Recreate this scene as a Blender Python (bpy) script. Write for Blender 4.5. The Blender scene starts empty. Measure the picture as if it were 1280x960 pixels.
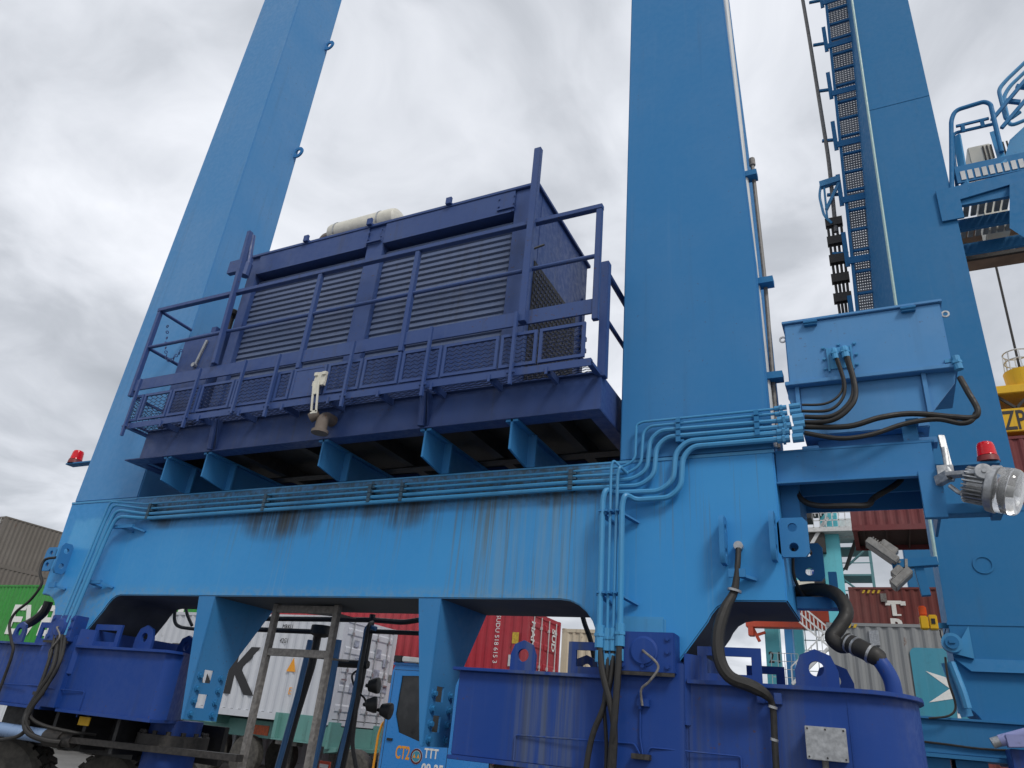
import bpy, bmesh, math, random
from math import pi, sin, cos, radians
from mathutils import Vector, Matrix

random.seed(7)
scene = bpy.context.scene
COL = scene.collection

# ------------------------------------------------------------------ camera
cam_data = bpy.data.cameras.new('camera')
cam = bpy.data.objects.new('camera', cam_data)
COL.objects.link(cam)
CAM_ROT = [[0.898102, 0.118483, 0.423527], [0.430885, -0.429849, -0.793453], [0.088042, 0.895093, -0.437101]]
cam.matrix_world = Matrix.Translation((0, 0, 1.65)) @ Matrix(CAM_ROT).to_4x4()
cam_data.sensor_width = 36.0
cam_data.lens = 25.134
cam_data.clip_start = 0.05
cam_data.clip_end = 3000
scene.camera = cam

# ------------------------------------------------------------------ sky, sun, exposure
SUN_EL, SUN_AZ = 46, 132          # degrees; azimuth clockwise from +Y
world = bpy.data.worlds.new('World')
scene.world = world
world.use_nodes = True
wn, wl = world.node_tree.nodes, world.node_tree.links
wn.clear()


def wnode(t, **kw):
    n = wn.new(t)
    for k, v in kw.items():
        setattr(n, k, v)
    return n


def wmath(op, a, b=None):
    n = wnode('ShaderNodeMath', operation=op)
    for i, v in enumerate((a, b)):
        if v is None:
            continue
        if isinstance(v, (int, float)):
            n.inputs[i].default_value = v
        else:
            wl.new(v, n.inputs[i])
    return n.outputs[0]


w_out = wnode('ShaderNodeOutputWorld')
w_bg = wnode('ShaderNodeBackground')
w_sky = wnode('ShaderNodeTexSky', sky_type='NISHITA')
w_sky.sun_disc = False
w_sky.sun_elevation = radians(SUN_EL)
w_sky.sun_rotation = radians(SUN_AZ)
w_sky.air_density = 1.0
w_sky.dust_density = 2.0
w_tc = wnode('ShaderNodeTexCoord')
w_sep = wnode('ShaderNodeSeparateXYZ')
wl.new(w_tc.outputs['Generated'], w_sep.inputs[0])
# flat cloud deck: project the view direction on a plane overhead
w_den = wmath('ADD', wmath('MAXIMUM', w_sep.outputs[2], 0.0), 0.28)
w_cx = wmath('DIVIDE', w_sep.outputs[0], w_den)
w_cy = wmath('DIVIDE', w_sep.outputs[1], w_den)
w_cmb = wnode('ShaderNodeCombineXYZ')
wl.new(w_cx, w_cmb.inputs[0])
wl.new(w_cy, w_cmb.inputs[1])
w_cmb.inputs[2].default_value = 3.7
w_warp = wnode('ShaderNodeTexNoise')
w_warp.inputs['Scale'].default_value = 1.6
w_warp.inputs['Detail'].default_value = 3
wl.new(w_cmb.outputs[0], w_warp.inputs['Vector'])
w_wm = wnode('ShaderNodeVectorMath', operation='SCALE')
wl.new(w_warp.outputs['Color'], w_wm.inputs[0])
w_wm.inputs['Scale'].default_value = 0.55
w_add = wnode('ShaderNodeVectorMath', operation='ADD')
wl.new(w_cmb.outputs[0], w_add.inputs[0])
wl.new(w_wm.outputs[0], w_add.inputs[1])
w_n1 = wnode('ShaderNodeTexNoise')
w_n1.inputs['Scale'].default_value = 2.1
w_n1.inputs['Detail'].default_value = 9
w_n1.inputs['Roughness'].default_value = 0.52
wl.new(w_add.outputs[0], w_n1.inputs['Vector'])
w_ramp = wnode('ShaderNodeValToRGB')
wl.new(w_n1.outputs[0], w_ramp.inputs[0])
cr = w_ramp.color_ramp
cr.elements[0].position = 0.30
cr.elements[0].color = (0.36, 0.385, 0.42, 1)
cr.elements[1].position = 0.68
cr.elements[1].color = (0.85, 0.87, 0.92, 1)
e = cr.elements.new(0.44)
e.color = (0.49, 0.515, 0.56, 1)
e = cr.elements.new(0.54)
e.color = (0.66, 0.685, 0.735, 1)
w_sm = wnode('ShaderNodeVectorMath', operation='SCALE')   # Nishita sky at strength 0.1
wl.new(w_sky.outputs[0], w_sm.inputs[0])
w_sm.inputs['Scale'].default_value = 0.10
w_mix = wnode('ShaderNodeMix', data_type='RGBA')
w_mix.inputs[0].default_value = 0.94                       # an almost closed cloud deck
wl.new(w_sm.outputs[0], w_mix.inputs[6])
wl.new(w_ramp.outputs[0], w_mix.inputs[7])
wl.new(w_mix.outputs[2], w_bg.inputs[0])
w_bg.inputs[1].default_value = 1.0
wl.new(w_bg.outputs[0], w_out.inputs[0])

sun_data = bpy.data.lights.new('sun', 'SUN')
sun_data.energy = 1.5
sun_data.angle = radians(14)
sun_data.color = (1.0, 0.96, 0.9)
sun = bpy.data.objects.new('sun', sun_data)
COL.objects.link(sun)
sd = Vector((sin(radians(SUN_AZ)) * cos(radians(SUN_EL)), cos(radians(SUN_AZ)) * cos(radians(SUN_EL)), sin(radians(SUN_EL))))
sun.rotation_euler = sd.to_track_quat('Z', 'Y').to_euler()

scene.view_settings.view_transform = 'Standard'
scene.view_settings.look = 'None'
scene.view_settings.exposure = 0.24
scene.view_settings.gamma = 1.0
scene.view_settings.use_curve_mapping = False


# ------------------------------------------------------------------ materials
def srgb(r, g, b):
    return tuple(((c / 255) / 12.92 if c / 255 <= 0.04045 else ((c / 255 + 0.055) / 1.055) ** 2.4) for c in (r, g, b))


class NT:
    def __init__(self, name):
        self.m = bpy.data.materials.new(name)
        self.m.use_nodes = True
        self.t = self.m.node_tree
        self.n, self.l = self.t.nodes, self.t.links
        self.b = self.n['Principled BSDF']
        self.pos = self.n.new('ShaderNodeNewGeometry').outputs['Position']

    def scaled(self, sx, sy, sz, src=None):
        v = self.n.new('ShaderNodeVectorMath')
        v.operation = 'MULTIPLY'
        self.l.new(src or self.pos, v.inputs[0])
        v.inputs[1].default_value = (sx, sy, sz)
        return v.outputs[0]

    def noise(self, vec, scale, detail=4, rough=0.55):
        t = self.n.new('ShaderNodeTexNoise')
        t.inputs['Scale'].default_value = scale
        t.inputs['Detail'].default_value = detail
        t.inputs['Roughness'].default_value = rough
        self.l.new(vec, t.inputs['Vector'])
        return t.outputs[0]

    def ramp(self, fac, a, b, lo=0.0, hi=1.0):
        r = self.n.new('ShaderNodeMapRange')
        r.interpolation_type = 'SMOOTHSTEP'
        self.l.new(fac, r.inputs[0])
        r.inputs[1].default_value = a
        r.inputs[2].default_value = b
        r.inputs[3].default_value = lo
        r.inputs[4].default_value = hi
        return r.outputs[0]

    def math(self, op, a, b=None):
        m = self.n.new('ShaderNodeMath')
        m.operation = op
        for i, v in enumerate((a, b)):
            if v is None:
                continue
            if isinstance(v, (int, float)):
                m.inputs[i].default_value = v
            else:
                self.l.new(v, m.inputs[i])
        return m.outputs[0]

    def mix(self, fac, a, b):
        m = self.n.new('ShaderNodeMix')
        m.data_type = 'RGBA'
        for i, v in ((0, fac), (6, a), (7, b)):
            if isinstance(v, (int, float)):
                m.inputs[i].default_value = v
            elif isinstance(v, tuple):
                m.inputs[i].default_value = v if len(v) == 4 else v + (1,)
            else:
                self.l.new(v, m.inputs[i])
        return m.outputs[2]

    def sep(self):
        s = self.n.new('ShaderNodeSeparateXYZ')
        self.l.new(self.pos, s.inputs[0])
        return s.outputs

    def finish(self, col, rough=0.5, metal=0.0, bump=None, bstr=0.1, bdist=0.01, spec=None):
        if isinstance(col, tuple):
            self.b.inputs['Base Color'].default_value = col + (1,)
        else:
            self.l.new(col, self.b.inputs['Base Color'])
        if isinstance(rough, float):
            self.b.inputs['Roughness'].default_value = rough
        else:
            self.l.new(rough, self.b.inputs['Roughness'])
        self.b.inputs['Metallic'].default_value = metal
        if spec is not None:
            self.b.inputs['Specular IOR Level'].default_value = spec
        if bump is not None:
            bn = self.n.new('ShaderNodeBump')
            bn.inputs['Strength'].default_value = bstr
            bn.inputs['Distance'].default_value = bdist
            self.l.new(bump, bn.inputs['Height'])
            self.l.new(bn.outputs[0], self.b.inputs['Normal'])
        return self.m


def paint(name, col, dirt=(0.06, 0.055, 0.045), dirt_amt=0.35, streak=0.35, fade=0.25, rust=0.0, rough=0.42, scale=1.0, metal=0.0, chalk=(0.45, 0.5, 0.55), spec=0.32, zone=None, chip=0.0):
    """weathered paint: faded clouds, run-off streaks down the face, grime and a few rust freckles"""
    t = NT(name)
    big = t.noise(t.scaled(scale, scale, scale), 0.9, 5, 0.6)
    fine = t.noise(t.scaled(scale, scale, scale), 14, 5, 0.6)
    st = t.noise(t.scaled(9 * scale, 9 * scale, 0.35 * scale), 1.3, 4, 0.6)
    st2 = t.noise(t.scaled(23 * scale, 23 * scale, 0.6 * scale), 1.0, 3, 0.6)
    c = t.mix(t.ramp(big, 0.35, 0.75, 0, fade), col, tuple(min(1, a * 0.72 + b * 0.28) for a, b in zip(col, chalk)))
    c = t.mix(t.ramp(st2, 0.55, 0.8, 0, streak * 0.7), c, tuple(a * 0.75 + b * 0.25 for a, b in zip(col, chalk)))
    c = t.mix(t.math('MULTIPLY', t.ramp(st, 0.52, 0.8, 0, streak), t.ramp(big, 0.3, 0.6)), c, dirt)
    c = t.mix(t.math('MULTIPLY', t.ramp(fine, 0.56, 0.74, 0, dirt_amt), t.ramp(big, 0.42, 0.7)), c, dirt)
    if rust:
        rn = t.noise(t.scaled(scale, scale, scale * 0.6), 5.5, 8, 0.68)
        c = t.mix(t.ramp(rn, 0.66 - rust * 0.1, 0.74 - rust * 0.08, 0, 0.9), c, (0.13, 0.055, 0.025))
    if zone:      # a patch of grey run-off between two x positions
        x, y, z = t.sep()
        for (a, b, amt) in zone:
            k = t.math('MULTIPLY', t.ramp(x, a, a + 0.35 * (b - a)), t.ramp(x, b, b - 0.35 * (b - a)))
            c = t.mix(t.math('MULTIPLY', k, t.ramp(st2, 0.36, 0.62, 0.1 * amt, amt)), c, (0.12, 0.14, 0.15))
            c = t.mix(t.math('MULTIPLY', k, t.ramp(st, 0.5, 0.66, 0, amt * 0.7)), c, (0.05, 0.055, 0.05))
    rg = t.ramp(fine, 0.3, 0.7, rough - 0.08, rough + 0.16)
    if chip:      # small flaked spots, in clusters
        cn = t.noise(t.scaled(scale, scale, scale), 34, 2, 0.5)
        c = t.mix(t.math('MULTIPLY', t.ramp(cn, 0.685, 0.71, 0, chip), t.ramp(big, 0.45, 0.62)), c, (0.085, 0.045, 0.028))
    return t.finish(c, rg, metal, spec=spec)


def plain(name, col, rough=0.5, metal=0.0, var=0.25, nscale=18):
    t = NT(name)
    n = t.noise(t.scaled(1, 1, 1), nscale, 5, 0.6)
    c = t.mix(t.ramp(n, 0.3, 0.72, 0, 1), tuple(x * (1 - var) for x in col), tuple(min(1, x * (1 + var)) for x in col))
    return t.finish(c, t.ramp(n, 0.3, 0.7, max(0.05, rough - 0.1), min(1, rough + 0.12)), metal, n, 0.12, 0.004)


BLUE = (0.034, 0.225, 0.500)
NAVY = (0.009, 0.047, 0.235)
GNAVY = (0.034, 0.070, 0.215)
M = {}
M['blue_pale_sheen'] = paint('pale_sheen_blue_paint', (0.066, 0.240, 0.500), rough=0.5, streak=0.18, dirt_amt=0.08, fade=0.3, spec=0.3, chip=0.5)  # pale cabinet blue; on the left leg it paints in reflected sky
M['dirty_blue'] = paint('grimy_blue_paint', (0.030, 0.075, 0.120), rough=0.6, dirt_amt=0.8, rust=0.4)
M['soffit'] = plain('dark_grey_underside_paint', (0.062, 0.070, 0.080), 0.7, 0, 0.3, 3)
M['blue'] = paint('crane_blue_paint', (0.034, 0.190, 0.430), rough=0.58, streak=0.14, dirt_amt=0.05, fade=0.14, spec=0.22, chip=0.45)
M['blue_pipe'] = paint('conduit_blue_paint', (0.050, 0.26, 0.50), rough=0.42, dirt_amt=0.35)
M['blue_dk'] = paint('second_crane_blue_paint', (0.023, 0.165, 0.365), rough=0.58, streak=0.12, dirt_amt=0.03, fade=0.12, spec=0.22)
M['navy'] = paint('bogie_navy_paint', NAVY, rough=0.45, streak=0.4, dirt_amt=0.3, chalk=(0.22, 0.26, 0.36), fade=0.2, spec=0.25, chip=0.7, zone=[(-2.75, -1.95, 0.5), (-0.75, -0.45, 0.2), (-1.35, -1.1, 0.2), (-9.4, -8.9, 0.25)])
M['gnavy'] = paint('generator_navy_paint', GNAVY, rough=0.4, streak=0.4, dirt_amt=0.25, chalk=(0.14, 0.19, 0.28), fade=0.5, chip=0.7)
M['mesh_navy'] = paint('dark_navy_mesh', (0.016, 0.028, 0.085), rough=0.5, dirt_amt=0.6)  # mesh colour, darker than the generator house paint
M['slat'] = paint('louver_slat_paint', (0.085, 0.120, 0.215), rough=0.45, streak=0.3, chalk=(0.28, 0.3, 0.4), fade=0.5)
M['steel'] = plain('galvanised_steel', (0.40, 0.41, 0.42), 0.42, 0.75, 0.22, 30)
M['grey_steel'] = plain('weathered_grey_steel', (0.19, 0.18, 0.17), 0.6, 0.25, 0.35, 22)
M['rubber'] = plain('black_rubber', (0.016, 0.015, 0.014), 0.6, 0, 0.35, 25)
M['tyre'] = plain('dusty_tyre_rubber', (0.075, 0.070, 0.062), 0.85, 0, 0.4, 12)
M['black'] = plain('black_steel', (0.014, 0.014, 0.015), 0.55, 0, 0.3, 20)
M['grime'] = plain('greasy_dark_steel', (0.035, 0.032, 0.030), 0.6, 0.2, 0.5, 30)
M['white'] = plain('off_white_paint', (0.62, 0.60, 0.52), 0.45, 0, 0.1, 14)
M['rusty'] = paint('rusty_pipe_steel', (0.16, 0.13, 0.11), rust=0.8, rough=0.7)
M['lens'] = None
M['yellow'] = paint('spreader_yellow_paint', (0.72, 0.42, 0.012), rough=0.45, chalk=(0.6, 0.5, 0.2))
M['sign_black'] = plain('black_lettering', (0.02, 0.02, 0.022), 0.55, 0, 0.1)
M['sign_white'] = plain('white_lettering', (0.75, 0.75, 0.72), 0.5, 0, 0.06)
M['sign_orange'] = plain('orange_lettering', (0.80, 0.33, 0.02), 0.5, 0, 0.06)
M['brass'] = plain('brass_fitting', (0.45, 0.36, 0.16), 0.35, 0.8, 0.2)
M['teal'] = paint('quay_crane_teal_paint', (0.12, 0.50, 0.58), rough=0.5, scale=0.3, streak=0.15)
M['redboom'] = paint('red_boom_paint', (0.55, 0.075, 0.035), rough=0.5, scale=0.3)
M['pale'] = plain('pale_grey_paint', (0.55, 0.56, 0.56), 0.5, 0, 0.12, 3)
M['cream'] = plain('cream_paint', (0.66, 0.62, 0.52), 0.5, 0, 0.1, 1)
M['chassis'] = paint('trailer_green_paint', (0.125, 0.30, 0.27), rough=0.5, rust=0.25)
M['truck'] = paint('truck_blue_paint', (0.030, 0.235, 0.62), rough=0.3, streak=0.1, dirt_amt=0.2)
M['maroon'] = plain('dark_red_paint', (0.10, 0.012, 0.014), 0.6)


def glassy(name, col, rough=0.08, trans=0.9, ior=1.45):
    t = NT(name)
    t.b.inputs['Transmission Weight'].default_value = trans
    t.b.inputs['IOR'].default_value = ior
    return t.finish(col, rough)



M['pale_blue'] = paint('pale_blue_cylinder_paint', (0.20, 0.30, 0.48), rough=0.3)
M['pipe_dk'] = paint('dark_blue_pipe_paint', (0.040, 0.135, 0.30), rough=0.35)
M['sticker'] = plain('door_sticker_print', (0.30, 0.33, 0.40), 0.5, 0, 0.4, 9)
M['sign_orange_dk'] = plain('orange_reflector', (0.50, 0.09, 0.02), 0.5)
M['violet'] = paint('pale_violet_paint', (0.26, 0.28, 0.52), rough=0.4)
M['pale_dk'] = plain('weathered_grey_lamp_paint', (0.30, 0.29, 0.27), 0.55, 0, 0.2, 20)
M['pale_mesh'] = plain('galvanised_mesh', (0.25, 0.25, 0.26), 0.5, 0.3, 0.15, 8)
M['pale_green'] = plain('pale_green_pipe', (0.36, 0.52, 0.50), 0.5, 0, 0.1)
M['deck_brown'] = plain('brown_plywood', (0.25, 0.17, 0.12), 0.7, 0, 0.25, 3)
M['teal_dk'] = paint('teal_stair_paint', (0.10, 0.24, 0.26), rough=0.6, scale=0.3)
M['col_blue'] = paint('quay_column_blue_paint', (0.05, 0.22, 0.48), rough=0.5, scale=0.3)
M['col_black'] = plain('dark_machine_house', (0.02, 0.022, 0.026), 0.5)

M['red_lens'] = glassy('red_beacon_lens', (0.85, 0.012, 0.025), 0.12, 0.35)
M['red_base'] = plain('faded_red_base', (0.20, 0.022, 0.022), 0.5)
M['clear'] = glassy('clear_lamp_glass', (0.92, 0.93, 0.94), 0.06, 0.85)
M['win'] = plain('tinted_cab_glass', (0.010, 0.012, 0.014), 0.12, 0, 0.2, 4)
M['reflector'] = plain('lamp_reflector', (0.75, 0.75, 0.74), 0.22, 0.95, 0.1)
M['orange_lens'] = glassy('orange_beacon_lens', (0.95, 0.13, 0.01), 0.2, 0.3)


# stained front of the sill beam
def beam_material():
    t = NT('stained_sill_beam_paint')
    big = t.noise(t.scaled(1, 1, 1), 0.9, 5, 0.6)
    fine = t.noise(t.scaled(1, 1, 1), 16, 5, 0.6)
    st = t.noise(t.scaled(10, 10, 0.30), 1.3, 5, 0.62)
    st2 = t.noise(t.scaled(30, 30, 0.5), 1.0, 3, 0.6)
    x, y, z = t.sep()
    c = t.mix(t.ramp(big, 0.35, 0.75, 0, 0.4), (0.034, 0.255, 0.58), (0.060, 0.31, 0.62))
    c = t.mix(t.ramp(st2, 0.55, 0.78, 0, 0.22), c, (0.20, 0.36, 0.50))
    # chalky green-brown run-off on the right third
    pz = t.math('MULTIPLY', t.math('MULTIPLY', t.ramp(x, -8.95, -8.9), t.ramp(x, -8.12, -8.2)), t.math('MULTIPLY', t.ramp(z, 3.16, 3.22), t.ramp(t.math('ADD', z, t.math('MULTIPLY', big, 0.5)), 3.78, 3.72)))
    c = t.mix(t.math('MULTIPLY', pz, 0.6), c, (0.10, 0.38, 0.68))
    zone = t.math('MULTIPLY', t.ramp(x, -3.35, -2.75), t.ramp(x, -1.95, -2.25))
    zone2 = t.math('MULTIPLY', zone, t.ramp(st, 0.40, 0.68, 0.1, 0.85))
    c = t.mix(t.math('MULTIPLY', zone2, 0.6), c, (0.20, 0.30, 0.34))
    zone3 = t.math('MULTIPLY', t.ramp(x, -3.7, -2.9), t.ramp(st2, 0.50, 0.66, 0, 0.55))
    c = t.mix(t.math('MULTIPLY', zone3, t.ramp(x, -1.9, -2.2)), c, (0.13, 0.15, 0.10))
    # grime in a band behind the pipes, running down below the clamps
    band = t.math('MULTIPLY', t.ramp(z, 3.40, 3.58), t.ramp(x, -1.75, -2.0))
    band = t.math('MULTIPLY', band, t.ramp(x, -8.4, -7.2, 0.1, 1))
    c = t.mix(t.math('MULTIPLY', band, t.ramp(fine, 0.33, 0.66, 0.30, 0.90)), c, (0.060, 0.088, 0.100))
    soft = t.math('MULTIPLY', t.ramp(z, 3.12, 3.56), t.math('MULTIPLY', t.ramp(x, -6.6, -5.4), t.ramp(x, -1.9, -2.3)))
    c = t.mix(t.math('MULTIPLY', soft, t.math('MULTIPLY', t.ramp(st, 0.42, 0.66, 0.05, 0.8), t.ramp(st2, 0.40, 0.62, 0.2, 0.8))), c, (0.050, 0.085, 0.105))
    for (sx, sz, rr, amt) in ((-5.62, 3.46, 0.55, 0.95), (-5.25, 3.42, 0.4, 0.55), (-3.98, 3.47, 0.42, 0.8), (-7.25, 3.52, 0.28, 0.75), (-4.35, 3.5, 0.25, 0.5), (-2.45, 3.5, 0.2, 0.4)):
        dx = t.math('MULTIPLY', t.math('ADD', x, -sx), 1.0 / rr)
        dz = t.math('MULTIPLY', t.math('ADD', z, -sz), 1.0 / (rr * 0.55))
        d = t.math('ADD', t.math('MULTIPLY', dx, dx), t.math('MULTIPLY', dz, dz))
        k = t.math('MULTIPLY', t.ramp(d, 1.0, 0.0), t.ramp(st, 0.30, 0.62, 0.05, amt))
        c = t.mix(k, c, (0.030, 0.030, 0.026))
    drip = t.math('MULTIPLY', t.ramp(z, 2.75, 3.45), t.ramp(st2, 0.54, 0.7, 0, 0.5))
    c = t.mix(t.math('MULTIPLY', drip, t.ramp(x, -7.0, -5.8)), c, (0.075, 0.13, 0.17))
    edge = t.math('MULTIPLY', t.ramp(z, 2.80, 2.66), t.ramp(fine, 0.35, 0.65, 0.0, 0.4))
    edge = t.math('MULTIPLY', edge, t.ramp(x, -2.0, -2.4))
    c = t.mix(edge, c, (0.20, 0.30, 0.36))
    rg = t.ramp(fine, 0.3, 0.7, 0.36, 0.6)
    bump = t.math('ADD', t.math('MULTIPLY', fine, 0.3), t.noise(t.scaled(1, 1, 1), 1.6, 2))
    return t.finish(c, rg, 0, bump, 0.02, 0.004, spec=0.32)


M['beam'] = beam_material()


def concrete():
    t = NT('yard_concrete')
    n = t.noise(t.scaled(1, 1, 1), 0.35, 6, 0.6)
    f = t.noise(t.scaled(1, 1, 1), 9, 6, 0.6)
    c = t.mix(t.ramp(n, 0.3, 0.7), (0.115, 0.112, 0.108), (0.19, 0.185, 0.175))
    c = t.mix(t.ramp(f, 0.5, 0.75, 0, 0.5), c, (0.07, 0.068, 0.066))
    return t.finish(c, 0.85, 0, f, 0.3, 0.01)


M['concrete'] = concrete()


# ------------------------------------------------------------------ mesh building
class MB:
    def __init__(self):
        self.v, self.f = [], []

    def add(self, vs, fs):
        o = len(self.v)
        self.v += [tuple(p) for p in vs]
        self.f += [tuple(i + o for i in f) for f in fs]
        return self

    def box(self, x0, x1, y0, y1, z0, z1):
        vs = [(x, y, z) for z in (z0, z1) for y in (y0, y1) for x in (x0, x1)]
        return self.add(vs, [(0, 2, 3, 1), (4, 5, 7, 6), (0, 1, 5, 4), (2, 6, 7, 3), (0, 4, 6, 2), (1, 3, 7, 5)])

    def obox(self, c, u, v, n, su, sv, sn):
        """box centred on c with half sizes along three directions"""
        c, u, v, n = Vector(c), Vector(u) * su, Vector(v) * sv, Vector(n) * sn
        vs = [c + a * u + b * v + d * n for d in (-1, 1) for b in (-1, 1) for a in (-1, 1)]
        return self.add(vs, [(0, 2, 3, 1), (4, 5, 7, 6), (0, 1, 5, 4), (2, 6, 7, 3), (0, 4, 6, 2), (1, 3, 7, 5)])

    def bar(self, p, q, w, h=None, up=(0, 0, 1)):
        p, q = Vector(p), Vector(q)
        d = (q - p)
        L = d.length
        d.normalize()
        u = Vector(up)
        s = d.cross(u)
        if s.length < 1e-4:
            s = d.cross(Vector((0, 1, 0)))
        s.normalize()
        t = s.cross(d)
        return self.obox((p + q) / 2, d, s, t, L / 2, w / 2, (h or w) / 2)

    def prism(self, poly, axis, a, b):
        n = len(poly)
        def P3(p, t):
            return {'y': (p[0], t, p[1]), 'x': (t, p[0], p[1]), 'z': (p[0], p[1], t)}[axis]
        vs = [P3(p, a) for p in poly] + [P3(p, b) for p in poly]
        fs = [tuple(range(n)), tuple(range(2 * n - 1, n - 1, -1))]
        fs += [(i, i + n, (i + 1) % n + n, (i + 1) % n) for i in range(n)]
        return self.add(vs, fs)

    def prism2(self, pa, pb):
        """loft between two 3D rings, capped"""
        n = len(pa)
        fs = [tuple(range(n)), tuple(range(2 * n - 1, n - 1, -1))]
        fs += [(i, i + n, (i + 1) % n + n, (i + 1) % n) for i in range(n)]
        return self.add(list(pa) + list(pb), fs)

    def cyl(self, p, q, r, n=12, r2=None, cap=True):
        p, q = Vector(p), Vector(q)
        d = (q - p).normalized()
        a = d.orthogonal().normalized()
        b = d.cross(a)
        r2 = r if r2 is None else r2
        ra = [p + (a * cos(2 * pi * i / n) + b * sin(2 * pi * i / n)) * r for i in range(n)]
        rb = [q + (a * cos(2 * pi * i / n) + b * sin(2 * pi * i / n)) * r2 for i in range(n)]
        fs = [(i, (i + 1) % n, (i + 1) % n + n, i + n) for i in range(n)]
        if cap:
            fs += [tuple(range(n - 1, -1, -1)), tuple(range(n, 2 * n))]
        return self.add(ra + rb, fs)

    def lathe(self, p, d, prof, n=20):
        """revolve (distance along d, radius) pairs about the axis p + t*d"""
        p, d = Vector(p), Vector(d).normalized()
        a = d.orthogonal().normalized()
        b = d.cross(a)
        vs = []
        for t, r in prof:
            vs += [p + d * t + (a * cos(2 * pi * i / n) + b * sin(2 * pi * i / n)) * r for i in range(n)]
        m = len(prof)
        fs = [(j * n + i, j * n + (i + 1) % n, (j + 1) * n + (i + 1) % n, (j + 1) * n + i) for j in range(m - 1) for i in range(n)]
        fs += [tuple(range(n - 1, -1, -1)), tuple(range((m - 1) * n, m * n))]
        return self.add(vs, fs)

    def tube(self, pts, r, n=8, fillet=0.06, seg=5, smooth=False):
        pts = [Vector(p) for p in pts]
        if smooth:
            P = []
            q = [pts[0]] + pts + [pts[-1]]
            for i in range(1, len(q) - 2):
                for k in range(seg):
                    t = k / seg
                    a, b, c, d = q[i - 1], q[i], q[i + 1], q[i + 2]
                    P.append(0.5 * ((2 * b) + (c - a) * t + (2 * a - 5 * b + 4 * c - d) * t * t + (3 * b - a - 3 * c + d) * t ** 3))
            P.append(pts[-1])
        else:
            P = [pts[0]]
            for i in range(1, len(pts) - 1):
                a, b, c = pts[i - 1], pts[i], pts[i + 1]
                f = min(fillet, (a - b).length * 0.45, (c - b).length * 0.45)
                s, e = b + (a - b).normalized() * f, b + (c - b).normalized() * f
                for k in range(seg + 1):
                    t = k / seg
                    P.append(s * (1 - t) ** 2 + b * 2 * t * (1 - t) + e * t * t)
            P.append(pts[-1])
        rings = []
        prev = None
        for i, p in enumerate(P):
            d = (P[min(i + 1, len(P) - 1)] - P[max(i - 1, 0)])
            if d.length < 1e-7:
                d = Vector((0, 0, 1))
            d.normalize()
            if prev is None:
                a = d.orthogonal().normalized()
            else:
                a = prev - d * prev.dot(d)
                a = a.normalized() if a.length > 1e-5 else d.orthogonal().normalized()
            prev = a
            b = d.cross(a)
            rr = r(i / (len(P) - 1)) if callable(r) else r
            rings.append([p + (a * cos(2 * pi * k / n) + b * sin(2 * pi * k / n)) * rr for k in range(n)])
        vs = [v for rg in rings for v in rg]
        m = len(rings)
        fs = [(j * n + i, j * n + (i + 1) % n, (j + 1) * n + (i + 1) % n, (j + 1) * n + i) for j in range(m - 1) for i in range(n)]
        fs += [tuple(range(n - 1, -1, -1)), tuple(range((m - 1) * n, m * n))]
        return self.add(vs, fs)

    def ring(self, o, u, v, outer, inner, th):
        """plate with a hole: outer and inner are matched 2D loops in the frame o,u,v; th is the thickness along u x v"""
        o, u, v = Vector(o), Vector(u).normalized(), Vector(v).normalized()
        w = u.cross(v) * th
        n = len(outer)
        A = [o + u * p[0] + v * p[1] for p in outer]
        B = [o + u * p[0] + v * p[1] for p in inner]
        vs = A + B + [p + w for p in A] + [p + w for p in B]
        fs = []
        for i in range(n):
            j = (i + 1) % n
            fs += [(i, j, n + j, n + i), (2 * n + i, 3 * n + i, 3 * n + j, 2 * n + j), (i, 2 * n + i, 2 * n + j, j), (n + i, n + j, 3 * n + j, 3 * n + i)]
        return self.add(vs, fs)


def loop_rect(x0, x1, z0, z1, n=4):
    """points round a rectangle, n per side, starting at the lower left going counter-clockwise"""
    c = [(x0, z0), (x1, z0), (x1, z1), (x0, z1)]
    out = []
    for i in range(4):
        a, b = c[i], c[(i + 1) % 4]
        out += [(a[0] + (b[0] - a[0]) * k / n, a[1] + (b[1] - a[1]) * k / n) for k in range(n)]
    return out


def loop_circle(cx, cz, r, n=16):
    return [(cx + r * cos(-3 * pi / 4 + 2 * pi * i / n), cz + r * sin(-3 * pi / 4 + 2 * pi * i / n)) for i in range(n)]


def loop_arch(w, h, n=16):
    """base on z=0, straight sides and a round top; matched to loop_circle"""
    out = []
    k = n // 4
    out += [(-w / 2 + w * i / k, 0) for i in range(k)]
    out += [(w / 2, (h - w / 2) * i / k) for i in range(k)]
    out += [(w / 2 * cos(pi * i / k), h - w / 2 + w / 2 * sin(pi * i / k)) for i in range(k)]
    out += [(-w / 2, (h - w / 2) * (1 - i / k)) for i in range(k)]
    return out


def new_mesh(name, mb, mat, off=(0, 0, 0), bevel=0.0, smooth=True):
    me = bpy.data.meshes.new(name)
    o = Vector(off)
    me.from_pydata([tuple(Vector(p) - o) for p in mb.v], [], mb.f)
    bm = bmesh.new()
    bm.from_mesh(me)
    bmesh.ops.recalc_face_normals(bm, faces=bm.faces)
    if bevel:
        es = [e for e in bm.edges if len(e.link_faces) == 2 and e.calc_face_angle(0) > 0.6]
        bmesh.ops.bevel(bm, geom=es, offset=bevel, segments=2, affect='EDGES', clamp_overlap=True)
    if smooth:
        for f in bm.faces:
            f.smooth = True
        for e in bm.edges:
            if len(e.link_faces) != 2 or e.calc_face_angle(0) > 0.62:
                e.smooth = False
    bm.to_mesh(me)
    bm.free()
    if mat is not None:
        me.materials.append(M[mat] if isinstance(mat, str) else mat)
    return me


def wloc(o):
    v = Vector((0, 0, 0))
    while o is not None:
        v += o.location
        o = o.parent
    return v


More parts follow.
